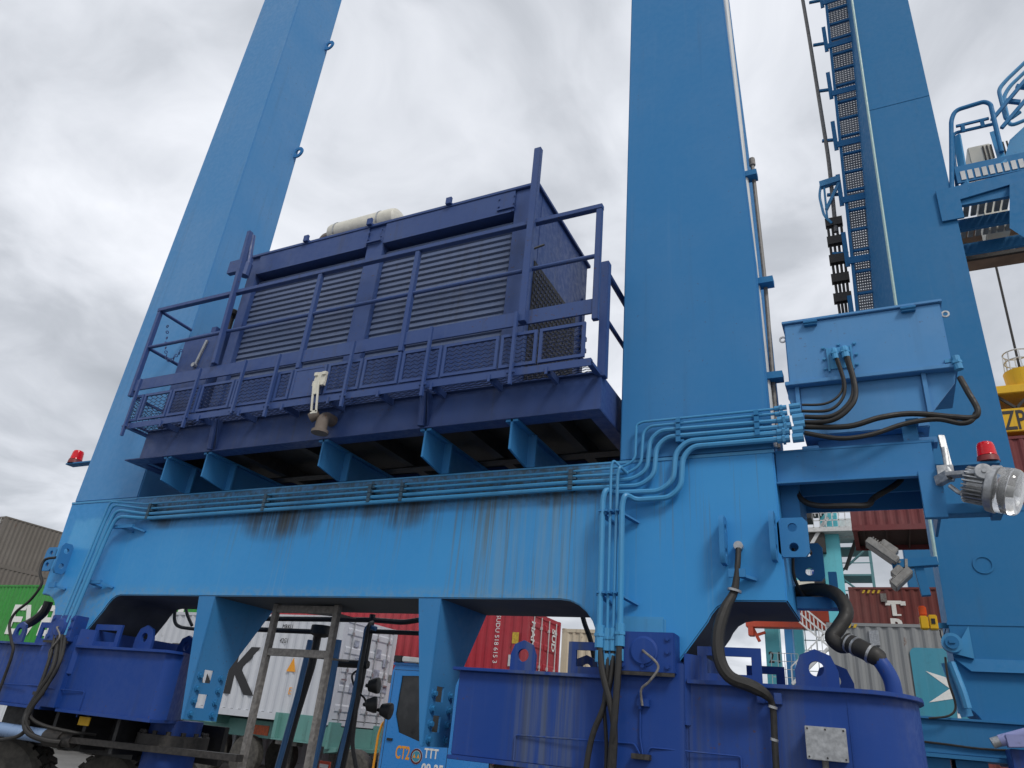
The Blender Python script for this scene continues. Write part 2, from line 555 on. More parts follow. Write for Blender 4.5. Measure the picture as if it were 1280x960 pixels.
def obj(name, mb, mat, parent=None, bevel=0.0, smooth=True, kind=None, label=None):
    off = wloc(parent) if parent else Vector((0, 0, 0))
    me = new_mesh(name, mb, mat, off, bevel, smooth)
    o = bpy.data.objects.new(name, me)
    COL.objects.link(o)
    if parent:
        o.parent = parent
    if kind:
        o['kind'] = kind
    if label:
        o['label'] = label
    return o


def single(name, mb, mat, label, cat, group=None, bevel=0.0, kind=None):
    """a thing that is one mesh; its origin is put at the bottom middle of the mesh"""
    xs, ys, zs = zip(*[tuple(p) for p in mb.v])
    base = Vector(((min(xs) + max(xs)) / 2, (min(ys) + max(ys)) / 2, min(zs)))
    me = new_mesh(name, mb, mat, base, bevel)
    o = bpy.data.objects.new(name, me)
    o.location = base
    COL.objects.link(o)
    o['label'], o['category'] = label, cat
    if group:
        o['group'] = group
    if kind:
        o['kind'] = kind
    return o


def thing(name, label, cat, loc=(0, 0, 0), group=None):
    o = bpy.data.objects.new(name, None)
    o.empty_display_size = 0.2
    o.location = loc
    COL.objects.link(o)
    o['label'], o['category'] = label, cat
    if group:
        o['group'] = group
    return o


def text_mesh(s, size, depth=0.004, bold=0.0, sx=1.0, spacing=1.0):
    cu = bpy.data.curves.new('lettering', 'FONT')
    cu.body = s
    cu.size = size
    cu.offset = bold
    cu.extrude = depth / 2
    cu.space_character = spacing
    cu.resolution_u = 3
    tmp = bpy.data.objects.new('lettering', cu)
    COL.objects.link(tmp)
    bpy.context.view_layer.update()
    me = bpy.data.meshes.new_from_object(tmp.evaluated_get(bpy.context.evaluated_depsgraph_get()))
    bpy.data.objects.remove(tmp)
    for v in me.vertices:
        v.co.x *= sx
    return me


def lettering(s, size, origin, right, up, mat, parent, depth=0.004, bold=0.0, sx=1.0, spacing=1.0, name='lettering'):
    me = text_mesh(s, size, depth, bold, sx, spacing)
    r, u = Vector(right).normalized(), Vector(up).normalized()
    n = r.cross(u)
    m = Matrix((r, u, n)).transposed().to_4x4()
    off = wloc(parent)
    me.transform(Matrix.Translation(Vector(origin) - off) @ m)
    me.materials.clear()
    me.materials.append(M[mat])
    o = bpy.data.objects.new(name, me)
    COL.objects.link(o)
    o.parent = parent
    return o


def clone(o, parent=None, shift=(0, 0, 0), label=None):
    c = o.copy()
    COL.objects.link(c)
    if parent:
        c.parent = parent
    c.location = o.location + Vector(shift)
    for ch in list(o.children):
        clone(ch, c)
    if label:
        c['label'] = label
    return c


def expanded_metal(mb, o, u, v, W, H, dw, dh, th):
    """diamond mesh of thin strands filling a W x H panel"""
    o, u, v = Vector(o), Vector(u).normalized(), Vector(v).normalized()
    n = u.cross(v)
    nx, nz = max(1, round(W / dw)), max(1, round(H / dh))
    dw, dh = W / nx, H / nz
    for i in range(nx):
        for j in range(nz):
            cx, cz = (i + 0.5) * dw, (j + 0.5) * dh
            a = o + u * (cx - dw / 2) + v * cz
            b = o + u * cx + v * (cz + dh / 2)
            c = o + u * (cx + dw / 2) + v * cz
            d = o + u * cx + v * (cz - dh / 2)
            for p, q in ((a, b), (b, c), (c, d), (d, a)):
                t = (q - p).normalized()
                s = n.cross(t) * th / 2
                w = n * th * 0.35
                mb.add([p - s - w, q - s - w, q + s + w, p + s + w], [(0, 1, 2, 3)])
    return mb


def arc(cx, cz, r, a0, a1, n=6):
    return [(cx + r * cos(radians(a0 + (a1 - a0) * i / n)), cz + r * sin(radians(a0 + (a1 - a0) * i / n))) for i in range(n + 1)]


def bolt(mb, p, d, r=0.018, h=0.018):
    p, d = Vector(p), Vector(d).normalized()
    mb.cyl(p, p + d * h * 0.35, r * 1.5, 10)
    mb.cyl(p + d * h * 0.35, p + d * h * 1.3, r, 6)
    return mb

# ================================================================== THE SETTING
g = MB()
g.add([(-700, -700, 0), (700, -700, 0), (700, 700, 0), (-700, 700, 0)], [(0, 1, 2, 3)])
obj('ground', g, 'concrete', kind='structure')

# ================================================================== NEAR GANTRY CRANE
YF, YB = 5.50, 6.37            # front and back of the side frame
FOOT = -6.70                   # the left leg repeats the right one this far along the beam
crane = thing('gantry_crane', 'light blue foreground gantry crane with two tall legs and a stained beam between', 'crane', (-4.85, 5.93, 0))


def leg(poly, mat, name='leg'):
    mb = MB().prism(poly, 'y', YF, YB)
    return obj(name, mb, mat, crane, bevel=0.012)


leg([(-9.09, 3.80), (-7.90, 3.80), (-7.93, 13.3), (-7.96, 22), (-8.74, 22), (-8.93, 13.3)], 'blue_pale_sheen')  # sky reflection on this leg is put into its paler colour
leg([(-1.83, 3.80), (-0.592, 3.80), (-0.62, 5.6), (-0.76, 9.2), (-0.94, 14.5), (-1.1, 22), (-1.80, 22)], 'blue')


def foot_curve(dx):
    """lower outline of one leg foot from left to right"""
    p = [(-2.36 + dx, 2.65)]
    p += arc(-2.30 + dx, 2.33, 0.32, 90, 0, 6)
    p += [(-1.97 + dx, 2.15), (-1.42 + dx, 2.15), (-1.36 + dx, 2.2)]
    p += [(-1.13 + dx, 2.50)]
    p += arc(-0.93 + dx, 2.45, 0.2, 150, 90, 3)
    return p


low = [(-9.13, 3.795), (-9.13, 2.65)] + foot_curve(FOOT)[0:] + foot_curve(0) + [(-0.572, 2.65), (-0.592, 3.795)]
low[1] = (-9.07, 2.65)
beam = MB().prism(low, 'y', YF, YB)
sb_ = obj('sill_beam', beam, 'beam', crane, bevel=0.010)
sb_.data.materials.append(M['soffit'])       # dark grey on the downward faces
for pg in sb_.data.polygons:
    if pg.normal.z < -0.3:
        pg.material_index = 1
ws = MB()
ws.box(-9.12, -7.89, YF - 0.007, YF + 0.01, 3.775, 3.80)
ws.box(-1.84, -0.585, YF - 0.007, YF + 0.01, 3.775, 3.80)
ws.box(-7.89, -1.84, YF - 0.006, YB + 0.006, 3.785, 3.80)
obj('weld_seam', ws, 'blue_pipe', crane)
bp = MB()
bp.box(-1.80, -1.44, YF - 0.02, YF + 0.02, 2.30, 2.53)
obj('doubler_plate', bp, 'blue_pipe', crane, bevel=0.018)

# tapered posts under the beam with bolted foot plates
def support_post(x):
    y_end = 5.93
    front = MB().prism([(x - 0.235, 2.65), (x, 2.65), (x, 1.49), (x - 0.03, 1.49)], 'y', YF + 0.004, YF + 0.024)
    p = obj('support_post', front, 'blue', crane, bevel=0.004)
    w = MB()
    w.prism([(YF + 0.024, 2.65), (YB, 2.65), (y_end, 1.98), (YF + 0.024, 1.98)], 'x', x - 0.018, x)
    # lower plate with two rectangular openings
    for (a, b, c, d) in ((YF + .024, 5.62, 1.49, 1.98), (5.74, y_end, 1.49, 1.98), (5.62, 5.74, 1.49, 1.60), (5.62, 5.74, 1.725, 1.83), (5.62, 5.74, 1.95, 1.98)):
        w.box(x - 0.018, x, a, b, c, d)
    obj('web_plate', w, 'blue', p)
    for i in range(4):
        for yy in (5.575, 5.85):
            b = MB()
            bolt(b, (x, yy, 1.545 + i * 0.115), (1, 0, 0), 0.022, 0.026)
            obj('bolt', b, 'blue_dk', p)
    return p


support_post(-6.17)
support_post(-3.43)

# cantilever brackets carrying the generator skid
for bx in (-7.11, -6.47, -4.84, -3.62, -2.72):
    mb = MB()
    mb.prism([(5.16, 4.14), (5.16, 3.86), (5.50, 3.81), (6.36, 3.81), (6.36, 4.14)], 'x', bx - 0.01, bx + 0.01)
    mb.box(bx - 0.06, bx + 0.06, 5.16, 6.36, 4.118, 4.14)
    mb.box(bx + 0.01, bx + 0.09, 5.505, 5.525, 3.81, 4.118)
    obj('bracket', mb, 'blue', crane)

# lifting lugs welded to the leg feet
def lug_plate(o, u, v, w=0.17, h=0.30, th=0.03, mat='blue', parent=None, two=True):
    mb = MB()
    hh = h / 2
    for k in (0, 1):
        z0 = -hh + k * hh
        out = loop_rect(-w / 2, w / 2, z0, z0 + hh, 4)
        # round the outer corners
        out = [(max(-w / 2 + 0.03 * (abs(p[1]) >= hh - 1e-6), min(p[0], w / 2 - 0.03 * (abs(p[1]) >= hh - 1e-6))), p[1]) for p in out]
        mb.ring(o, u, v, out, loop_circle(0, z0 + hh / 2, 0.033), th)
    return obj('lug', mb, mat, parent)


for lx, lz in ((-1.0, 3.08), (-0.645, 3.10), (-8.80, 3.06)):
    lug_plate((lx, YF - 0.075, lz), (0, 1, 0), (0, 0, 1), 0.15, 0.36, 0.035, parent=crane)
lug_plate((-0.50, YF + 0.03, 3.11), (1, 0, 0), (0, 0, 1), 0.21, 0.29, 0.03, parent=crane)
lug_plate((-0.46, YB - 0.15, 3.09), (1, 0, 0), (0, 0, 1), 0.22, 0.30, 0.03, parent=crane)
lug_plate((-9.18, YF + 0.03, 3.08), (1, 0, 0), (0, 0, 1), 0.21, 0.29, 0.03, parent=crane)
# small eyes on the back edge of the left leg
for z in (10.06, 12.67):
    mb = MB().ring((-7.93, YB - 0.05, z), (1, 0, 0), (0, 0, 1), loop_circle(0.08, 0, 0.11), loop_circle(0.08, 0, 0.055), 0.025)
    obj('lifting_eye', mb, 'blue', crane)

# ---- conduits -----------------------------------------------------------------
def pipe(pts, r, fillet=0.08, mat='blue_pipe', name='conduit', parent=crane, n=8):
    return obj(name, MB().tube(pts, r, n, fillet), mat, parent)


W = 5.44                        # clear of the plate by a clamp's height
D = 5.36
pipe([(-8.164, 5.360, 3.721), (-7.610, 5.440, 3.689), (-2.348, 5.440, 3.714), (-1.785, 5.440, 3.722), (-1.676, 5.440, 3.777), (-1.669, 5.440, 4.095), (-1.617, 5.440, 4.116), (-0.528, 5.440, 4.115)], 0.011, 0.06)
pipe([(-8.323, 5.360, 2.207), (-8.194, 5.360, 3.496), (-8.164, 5.360, 3.721), (-8.010, 5.380, 3.710)], 0.012, 0.07)
pipe([(-8.277, 5.370, 2.201), (-8.150, 5.370, 3.497), (-8.099, 5.370, 3.681), (-7.583, 5.440, 3.629), (-2.345, 5.440, 3.671), (-1.743, 5.440, 3.662), (-1.624, 5.440, 3.731), (-1.609, 5.440, 4.015), (-1.554, 5.440, 4.069), (-0.531, 5.440, 4.074)], 0.013, 0.07)
pipe([(-8.202, 5.360, 2.193), (-8.060, 5.360, 3.375), (-8.009, 5.360, 3.615), (-7.554, 5.440, 3.565), (-2.342, 5.440, 3.616), (-1.694, 5.440, 3.610), (-1.573, 5.440, 3.682), (-1.550, 5.440, 3.945), (-1.465, 5.440, 4.023), (-0.518, 5.440, 4.011)], 0.019, 0.11)
pipe([(-8.141, 5.360, 2.187), (-8.011, 5.360, 3.278), (-7.955, 5.360, 3.535), (-7.530, 5.440, 3.512), (-2.338, 5.440, 3.562), (-1.632, 5.440, 3.551), (-1.513, 5.440, 3.633), (-1.496, 5.440, 3.876), (-1.405, 5.440, 3.960), (-0.521, 5.440, 3.957)], 0.021, 0.13)
pipe([(-1.900, 5.330, 2.329), (-1.909, 5.330, 3.410), (-1.888, 5.330, 3.503), (-1.849, 5.420, 3.496), (-1.467, 5.440, 3.494), (-1.356, 5.440, 3.582), (-1.337, 5.440, 3.813), (-1.241, 5.440, 3.906), (-0.525, 5.440, 3.910)], 0.023, 0.10)
pipe([(-1.739, 5.330, 2.356), (-1.745, 5.330, 3.355), (-1.724, 5.330, 3.453), (-1.665, 5.420, 3.425), (-1.386, 5.440, 3.437), (-1.296, 5.440, 3.524), (-1.279, 5.440, 3.767), (-1.197, 5.440, 3.856), (-0.529, 5.440, 3.858)], 0.023, 0.10)
pipe([(-1.847, 5.350, 2.333), (-1.852, 5.350, 3.694), (-1.836, 5.350, 3.756), (-1.746, 5.430, 3.666)], 0.012, 0.04)
pipe([(-1.798, 5.350, 2.335), (-1.795, 5.350, 3.628), (-1.780, 5.350, 3.699), (-1.739, 5.430, 3.659)], 0.014, 0.04)
# threaded couplings at the lower ends of the drops and at the cabinet end
for p in ((-1.898, 5.330, 2.374), (-1.739, 5.330, 2.390), (-1.847, 5.350, 2.356), (-1.797, 5.350, 2.357)):
    mb = MB()
    mb.cyl((p[0], p[1], p[2] - 0.10), (p[0], p[1], p[2] + 0.06), 0.036, 10)
    mb.cyl((p[0], p[1], p[2] - 0.02), (p[0], p[1], p[2] + 0.0), 0.044, 6)
    mb.cyl((p[0], p[1], p[2] - 0.20), (p[0], p[1], p[2] - 0.12), 0.030, 10)
    obj('pipe_coupling', mb, 'blue_pipe', crane)
for i, p in enumerate(((-0.492, 5.440, 4.117), (-0.490, 5.440, 4.069), (-0.476, 5.440, 4.013), (-0.469, 5.440, 3.958), (-0.484, 5.440, 3.913), (-0.488, 5.440, 3.854))):
    mb = MB()
    r = 0.022 if i < 2 else 0.034
    mb.cyl((p[0] - 0.06, p[1], p[2]), (p[0] + 0.03, p[1], p[2] + 0.003), r * 0.9, 10)
    mb.cyl((p[0] - 0.02, p[1], p[2]), (p[0], p[1], p[2] + 0.001), r * 1.25, 6)
    mb.cyl((p[0] + 0.05, p[1], p[2] + 0.003), (p[0] + 0.13, p[1], p[2] + 0.006), r * 1.1, 10)
    obj('pipe_coupling', mb, 'blue_pipe', crane)


def clamp_bar(x, z0, z1, y=5.44, mat='dirty_blue'):
    mb = MB()
    mb.box(x - 0.014, x + 0.014, y + 0.02, YF + 0.002, z0 - 0.03, z1 + 0.03)
    k = 4
    for i in range(k):
        z = z0 + (z1 - z0) * i / (k - 1)
        mb.box(x - 0.018, x + 0.018, y - 0.028, y + 0.02, z - 0.03, z + 0.012)
        mb.box(x + 0.018, x + 0.045, y - 0.012, y + 0.02, z - 0.028, z - 0.008)
    return obj('conduit_clamp', mb, mat, crane)


for x, dz in ((-7.51, -0.045), (-5.72, -0.03), (-4.355, 0.0), (-3.976, -0.01), (-2.24, 0.0)):
    clamp_bar(x, 3.575 + dz, 3.715 + dz)
for px, py0, py1 in ((848, 524, 550), (946, 514, 549)):
    clamp_bar((-1.310, 5.440, 4.109)[0] if px == 848 else (-0.689, 5.440, 4.043)[0], 3.93, 4.10, mat='blue_dk')
# stand-off brackets of the vertical drops
for (xa, xb, z) in ((-8.02, -7.68, 3.42), (-8.25, -7.92, 2.78)):
    mb = MB()
    mb.box(xa, xb, 5.40, 5.43, z - 0.02, z + 0.02)
    mb.bar((xb - 0.05, 5.42, z), (xb + 0.13, YF, z - 0.05), 0.05, 0.02)
    mb.bar((xb - 0.25, 5.42, z), (xb - 0.08, YF, z - 0.05), 0.05, 0.02)
    obj('pipe_bracket', mb, 'blue', crane)
for z in ((-1.838, 5.360, 3.315)[2], (-1.839, 5.360, 2.673)[2]):
    mb = MB()
    mb.box(-1.95, -1.755, 5.375, 5.392, z - 0.012, z + 0.012)
    for xx in (-1.92, -1.87, -1.83, -1.78):
        mb.box(xx - 0.012, xx + 0.012, 5.30, 5.375, z - 0.007, z + 0.007)
    mb.bar((-1.78, 5.38, z), (-1.66, YF, z - 0.06), 0.05, 0.014)
    mb.bar((-1.94, 5.38, z), (-1.86, YF, z - 0.06), 0.05, 0.014)
    obj('pipe_bracket', mb, 'blue', crane)
for (x, z) in ((-8.72, 2.74), (-0.86, 2.83)):
    mb = MB()
    mb.bar((x - 0.06, 5.40, z), (x + 0.08, YF, z - 0.03), 0.06, 0.02)
    mb.box(x - 0.09, x + 0.03, 5.38, 5.40, z - 0.03, z + 0.03)
    obj('pipe_bracket', mb, 'blue', crane)
# pale riser pipe strapped to the right edge of the right leg, and the thin grey one beside it
pipe([(-0.605, 5.620, 3.861), (-0.651, 5.620, 5.740), (-0.693, 5.620, 7.336), (-0.755, 5.620, 9.498), (-0.86,5.62,13.5), (-1.02, 5.62, 21)], 0.036, 0.3, 'pale', 'riser_pipe', n=12)
pipe([(-0.567, 5.660, 3.873), (-0.567, 5.660, 5.399), (-0.598, 5.660, 6.789), (-0.599, 5.660, 6.903)], 0.018, 0.05, 'grey_steel', 'riser_pipe')
mb = MB().cyl((-0.598, 5.660, 6.841), (-0.601, 5.660, 6.925), 0.03, 10)
obj('pipe_cap', mb, 'grey_steel', crane)
for p in ((-0.657, 5.620, 6.682), (-0.593, 5.620, 5.430), (-0.582, 5.620, 4.485)):
    obj('pipe_strap', MB().box(p[0] - 0.10, p[0] + 0.10, p[1] - 0.05, p[1] + 0.06, p[2] - 0.03, p[2] + 0.03), 'blue_dk', crane)

# ================================================================== GENERATOR HOUSE
GX0, GX1 = -7.62, -1.90
gen = thing('generator_house', 'dark navy louvred generator house with railed mesh walkway on top of the beam', 'generator', (-4.75, 5.9, 4.14))
# base frame: web with flanges and underside
mb = MB()
mb.box(GX0, GX1, 5.17, 5.19, 4.155, 4.49)
mb.box(GX0 - 0.22, GX1, 5.145, 5.32, 4.142, 4.157)
mb.box(GX0, GX1, 5.145, 5.30, 4.49, 4.505)
mb.box(GX1 - 0.02, GX1 - 0.002, 5.19, 6.70, 4.157, 4.49)
mb.box(GX1 - 0.14, GX1, 5.32, 6.70, 4.142, 4.157)
mb.box(GX0, GX0 + 0.02, 5.19, 6.70, 4.157, 4.49)
mb.box(GX0 - 0.22, GX0 - 0.06, 5.32, 6.70, 4.142, 4.157)
mb.box(GX0, GX1, 6.68, 6.70, 4.157, 4.49)
obj('base_frame', mb, 'gnavy', gen, bevel=0.003)
mb = MB()
mb.box(GX0 + 0.02, GX1 - 0.02, 5.19, 6.68, 4.30, 4.32)
for x in (-7.2, -6.2, -5.3, -4.4, -3.3, -2.4):
    mb.box(x - 0.05, x + 0.05, 5.32, 6.68, 4.157, 4.30)
mb.box(GX0 + 0.02, GX1 - 0.14, 6.1, 6.24, 4.143, 4.157)
obj('floor_plate', mb, 'grime', gen)
for x in (-6.37, -4.78 + 1.17):
    mb = MB()
    mb.prism([(5.17, 4.157), (5.08, 4.50), (5.17, 4.50)], 'x', x - 0.006, x + 0.006)
    mb.cyl((x - 0.05, 5.13, 4.158), (x - 0.05, 5.09, 4.50), 0.035, 10)
    obj('stiffener', mb, 'gnavy', gen)

# walkway: floor edge angle, mesh floor and mesh kick panels
WY = 4.90
mb = MB()
mb.box(-7.72, GX1, WY, WY + 0.045, 4.482, 4.50)
mb.box(-7.72, GX1, WY, WY + 0.012, 4.43, 4.482)
mb.box(-7.72, -7.66, WY + 0.045, 5.9, 4.46, 4.49)
mb.box(GX1 - 0.05, GX1, WY + 0.045, 5.145, 4.46, 4.49)
for x in (-7.05, -6.45, -5.85, -5.25, -4.65, -4.05, -3.45, -2.85, -2.3):
    mb.box(x - 0.015, x + 0.015, WY + 0.045, 5.145, 4.42, 4.482)
    mb.box(x - 0.012, x + 0.012, WY - 0.012, WY, 4.40, 4.47)
obj('walkway_frame', mb, 'gnavy', gen)
fm = MB()
expanded_metal(fm, (-7.66, WY + 0.05, 4.492), (1, 0, 0), (0, 1, 0), 5.7, 0.24, 0.085, 0.042, 0.006)
fm = obj('walkway_mesh', fm, 'mesh_navy', gen, kind='stuff')
posts = [-7.66, -6.62, -5.43, -4.44, -3.52, -2.62, -1.95]
kick_edges = [-7.70, -7.50, -7.02, -6.55, -6.04, -5.42, -5.20, -4.75, -4.30, -3.84, -3.38, -2.78, -2.40, -1.95]
KZ0, KZ1 = 4.52, 4.86
for i in range(len(kick_edges) - 1):
    a, b = kick_edges[i] + 0.012, kick_edges[i + 1] - 0.012
    fr = MB()
    for (x0, x1, z0, z1) in ((a, b, KZ0, KZ0 + 0.028), (a, b, KZ1 - 0.03, KZ1), (a, a + 0.028, KZ0 + 0.028, KZ1 - 0.03), (b - 0.028, b, KZ0 + 0.028, KZ1 - 0.03)):
        fr.box(x0, x1, WY - 0.006, WY + 0.018, z0, z1)
    if i == 6:
        fr.box(a + 0.028, b - 0.028, WY - 0.002, WY + 0.010, KZ0 + 0.028, KZ1 - 0.03)
        p = obj('kick_panel', fr, 'gnavy', gen)
        continue
    p = obj('kick_panel', fr, 'gnavy', gen)
    em = MB()
    expanded_metal(em, (a + 0.02, WY + 0.006, KZ0 + 0.02), (1, 0, 0), (0, 0, 1), b - a - 0.04, KZ1 - KZ0 - 0.045, 0.080, 0.040, 0.0055)
    e = obj('expanded_mesh', em, 'mesh_navy', p, kind='stuff')
# mesh kick panel round the left end
fr = MB()
for (y0, y1, z0, z1) in ((WY, 5.6, KZ0, KZ0 + 0.028), (WY, 5.6, KZ1 - 0.03, KZ1), (WY, WY + 0.028, KZ0, KZ1), (5.57, 5.6, KZ0, KZ1)):
    fr.box(-7.71, -7.69, y0, y1, z0, z1)
p = obj('kick_panel', fr, 'gnavy', gen)
em = MB()
expanded_metal(em, (-7.70, WY, KZ0), (0, 1, 0), (0, 0, 1), 0.7, KZ1 - KZ0, 0.08, 0.04, 0.0055)
obj('expanded_mesh', em, 'mesh_navy', p, kind='stuff')
# brackets that carry the railing posts
for x in (-7.62, -6.62, -5.92, -5.43, -4.44, -3.52, -2.62):
    mb = MB()
    mb.bar((x, WY - 0.035, 4.33 if x not in (-5.92,) else 4.42), (x, WY - 0.035, 5.06), 0.028, 0.03, up=(0, 1, 0))
    mb.cyl((x - 0.04, WY - 0.035, 4.45), (x + 0.04, WY - 0.035, 4.45), 0.014, 6)
    obj('post_bracket', mb, 'gnavy', gen)

# railing
RY = 4.96
mb = MB().box(-7.87 + 0.0, GX1, RY - 0.01, RY + 0.01, 4.97, 5.12)
obj('toe_board', mb, 'gnavy', gen, bevel=0.003)


def rail_bar(name, a, b, w, h=None):
    return obj(name, MB().bar(a, b, w, h), 'gnavy', gen, bevel=0.004)


RX0 = -7.86
rail_bar('top_rail', (RX0 - 0.03, RY, 6.13), (GX1 + 0.03, RY, 6.13), 0.06, 0.05)
obj('middle_rail', MB().cyl((RX0, RY, 5.58), (GX1, RY, 5.58), 0.022, 10), 'gnavy', gen)
for x in (RX0, (-5.216, 4.960, 5.505)[0], (-3.910, 4.960, 5.457)[0], GX1):
    rail_bar('rail_post', (x, RY, 4.90), (x, RY, 6.105), 0.055, 0.05)
# two tall posts that carry the lifting guides
rail_bar('tall_post', ((-2.587, 4.930, 5.625)[0], 4.925, 4.98), ((-2.587, 4.930, 5.625)[0], 4.925, (-2.636, 4.925, 7.061)[2]), 0.075, 0.06)
rail_bar('tall_post', (-6.496, 4.925, 5.131), (-6.577, 4.925, 7.035), 0.06, 0.055)
# end railing to the right, running back
for z, r in ((5.78, 0.03), (5.28, 0.022)):
    obj('end_rail', MB().cyl((-1.93, 5.19, z - 0.16), (-1.93, 6.6, z - 0.16), r, 8), 'gnavy', gen)
rail_bar('rail_post', (-1.905, 5.20, 4.46), (-1.905, 5.20, 5.66), 0.075, 0.08)
rail_bar('rail_post', (-1.93, 6.6, 4.5), (-1.93, 6.6, 5.62), 0.05)
# left end railing running back
for z in (6.12, 5.58):
    obj('end_rail', MB().cyl((RX0, RY, z), (RX0, 5.46, z), 0.022, 8), 'gnavy', gen)
# chain across the left end
for k in range(16):
    t = k / 15
    c = Vector((RX0 + 0.06 + t * 0.42, RY + 0.12, 5.95 - t * 0.42 - 0.30 * sin(pi * t)))
    ch = MB()
    ch.ring(c, (cos(k * 1.5), sin(k * 1.5), 0), (0, 0, 1), loop_circle(0, 0, 0.022, 8), loop_circle(0, 0, 0.013, 8), 0.007)
    obj('chain_link', ch, 'gnavy', gen)

# enclosure
BX0, BX1, BY0, BY1, BZ0, BZ1 = -6.74, -2.71, 5.21, 6.74, 4.50, 6.88
mb = MB()
mb.box(BX0, BX1, BY0 + 0.14, BY1, BZ0, BZ1 - 0.04)
enc = obj('enclosure', mb, 'gnavy', gen, bevel=0.01)
roof = MB().box(BX0 - 0.05, BX1 + 0.03, BY0 - 0.04, BY1 + 0.03, BZ1 - 0.04, BZ1)
obj('roof', roof, 'gnavy', gen, bevel=0.005)
pil = [(-6.74, -6.58), (-4.86, -4.62), (-2.95, -2.71)]
for a, b in pil:
    obj('corner_post', MB().box(a, b, BY0 - 0.01, BY0 + 0.14, BZ0, BZ1 - 0.04), 'gnavy', gen, bevel=0.006)
for (a, b) in ((-6.58, -4.86), (-4.62, -2.95)):
    mb = MB()
    mb.box(a, b, BY0 - 0.03, BY0 + 0.14, 6.56, BZ1 - 0.04)
    mb.box(a + 0.02, b - 0.02, BY0 - 0.034, BY0 - 0.03, 6.55, 6.575)
    obj('header_panel', mb, 'gnavy', gen, bevel=0.005)
    obj('sill_panel', MB().box(a, b, BY0 + 0.02, BY0 + 0.14, BZ0, 5.08), 'gnavy', gen, bevel=0.005)
    # the louvre: overlapping tilted slats, each its own part
    n = 19
    z0, z1 = 5.08, 6.50
    pitch = (z1 - z0) / n
    sm = MB()
    cx = (a + b) / 2
    sm.prism([(BY0 + 0.040, 0.0), (BY0 + 0.056, -0.012), (BY0 + 0.060, -0.008), (BY0 + 0.046, 0.006), (BY0 + 0.066, pitch * 0.84), (BY0 + 0.10, pitch * 0.98), (BY0 + 0.10, pitch * 1.02), (BY0 + 0.060, pitch * 0.87)], 'x', a + 0.005, b - 0.005)
    sl = obj('slat', sm, 'slat', gen)
    for k in range(n):
        o = sl if k == 0 else sl.copy()
        if k:
            COL.objects.link(o)
        o.location = (0, 0, z0 + k * pitch)
    sl.location = (0, 0, z0)
# lamps / clips along the roof edge
for x in ((-5.822, 5.170, 6.947)[0], (-4.856, 5.170, 6.935)[0], (-3.770, 5.170, 6.958)[0]):
    mb = MB()
    mb.box(x - 0.035, x + 0.035, BY0 - 0.075, BY0 - 0.042, BZ1 - 0.02, BZ1 + 0.07)
    mb.box(x - 0.02, x + 0.02, BY0 - 0.042, BY0 + 0.08, BZ1 + 0.002, BZ1 + 0.03)
    obj('roof_clip', mb, 'gnavy', gen, bevel=0.003)
for x in ((-3.043, 5.180, 6.569)[0], (-4.753, 5.180, 6.635)[0]):
    mb = MB()
    for dx in (-0.09, 0.09):
        for z in (6.66, 6.76):
            bolt(mb, (x + dx, BY0 - 0.03, z), (0, -1, 0), 0.009, 0.01)
    mb.box(x - 0.1, x + 0.1, BY0 - 0.05, BY0 - 0.02, 6.60, 6.62)
    obj('hinge', mb, 'gnavy', gen)
# perforated end panel: a triangle of punched sheet low on the right end
mb = MB()
X = BX1 + 0.012
zt = 5.92
for j in range(30):
    z = 4.56 + j * 0.062
    y1 = 6.42 if z < zt else 0
    for i in range(18):
        y = 5.30 + (i + 0.5 * (j % 2)) * 0.062
        if y + 0.05 < y1:
            mb.box(X, X + 0.004, y, y + 0.026, z, z + 0.026)
obj('perforated_screen', mb, 'mesh_navy', gen, kind='stuff')
mb = MB().prism([(5.29, 4.54), (6.42, 4.54), (6.42, 5.94), (5.29, 5.94)], 'x', BX1 + 0.001, BX1 + 0.010)
obj('screen_backing', mb, 'black', gen)
mb = MB()
mb.box(BX1, BX1 + 0.02, 6.60, 6.64, 4.8, 6.3)
for z in (5.45, 5.6, 5.75):
    mb.box(BX1, BX1 + 0.06, 6.6, 6.68, z, z + 0.05)
obj('door_edge', mb, 'gnavy', gen)
mb = MB()
mb.tube([(-2.680, 5.065, 6.408), (-2.680, 5.146, 5.969), (-2.600, 5.262, 6.091)], 0.012, 6, 0.03)
obj('door_stay', mb, 'black', gen)
# exhaust silencer on the roof
mb = MB()
p0 = Vector((-5.86, 5.60, 7.275))
mb.lathe(p0, (1, 0, 0), [(0, 0.05), (0.0, 0.11), (0.02, 0.145), (0.06, 0.155), (0.98, 0.155), (1.03, 0.145), (1.07, 0.10), (1.08, 0.02)], 24)
si = obj('silencer', mb, 'white', gen)
for x in (0.12, 0.80):
    b = MB().cyl((p0[0] + x, p0[1], p0[2]), (p0[0] + x + 0.02, p0[1], p0[2]), 0.162, 20)
    b.box(p0[0] + x - 0.01, p0[0] + x + 0.03, p0[1] - 0.14, p0[1] + 0.14, BZ1, p0[2] - 0.10)
    obj('strap', b, 'steel', si)
b = MB().tube([(p0[0] + 0.02, p0[1], p0[2]), (p0[0] - 0.12, p0[1], p0[2]), (p0[0] - 0.22, p0[1], BZ1 - 0.02)], 0.075, 10, 0.08)
obj('exhaust_elbow', b, 'rusty', si)
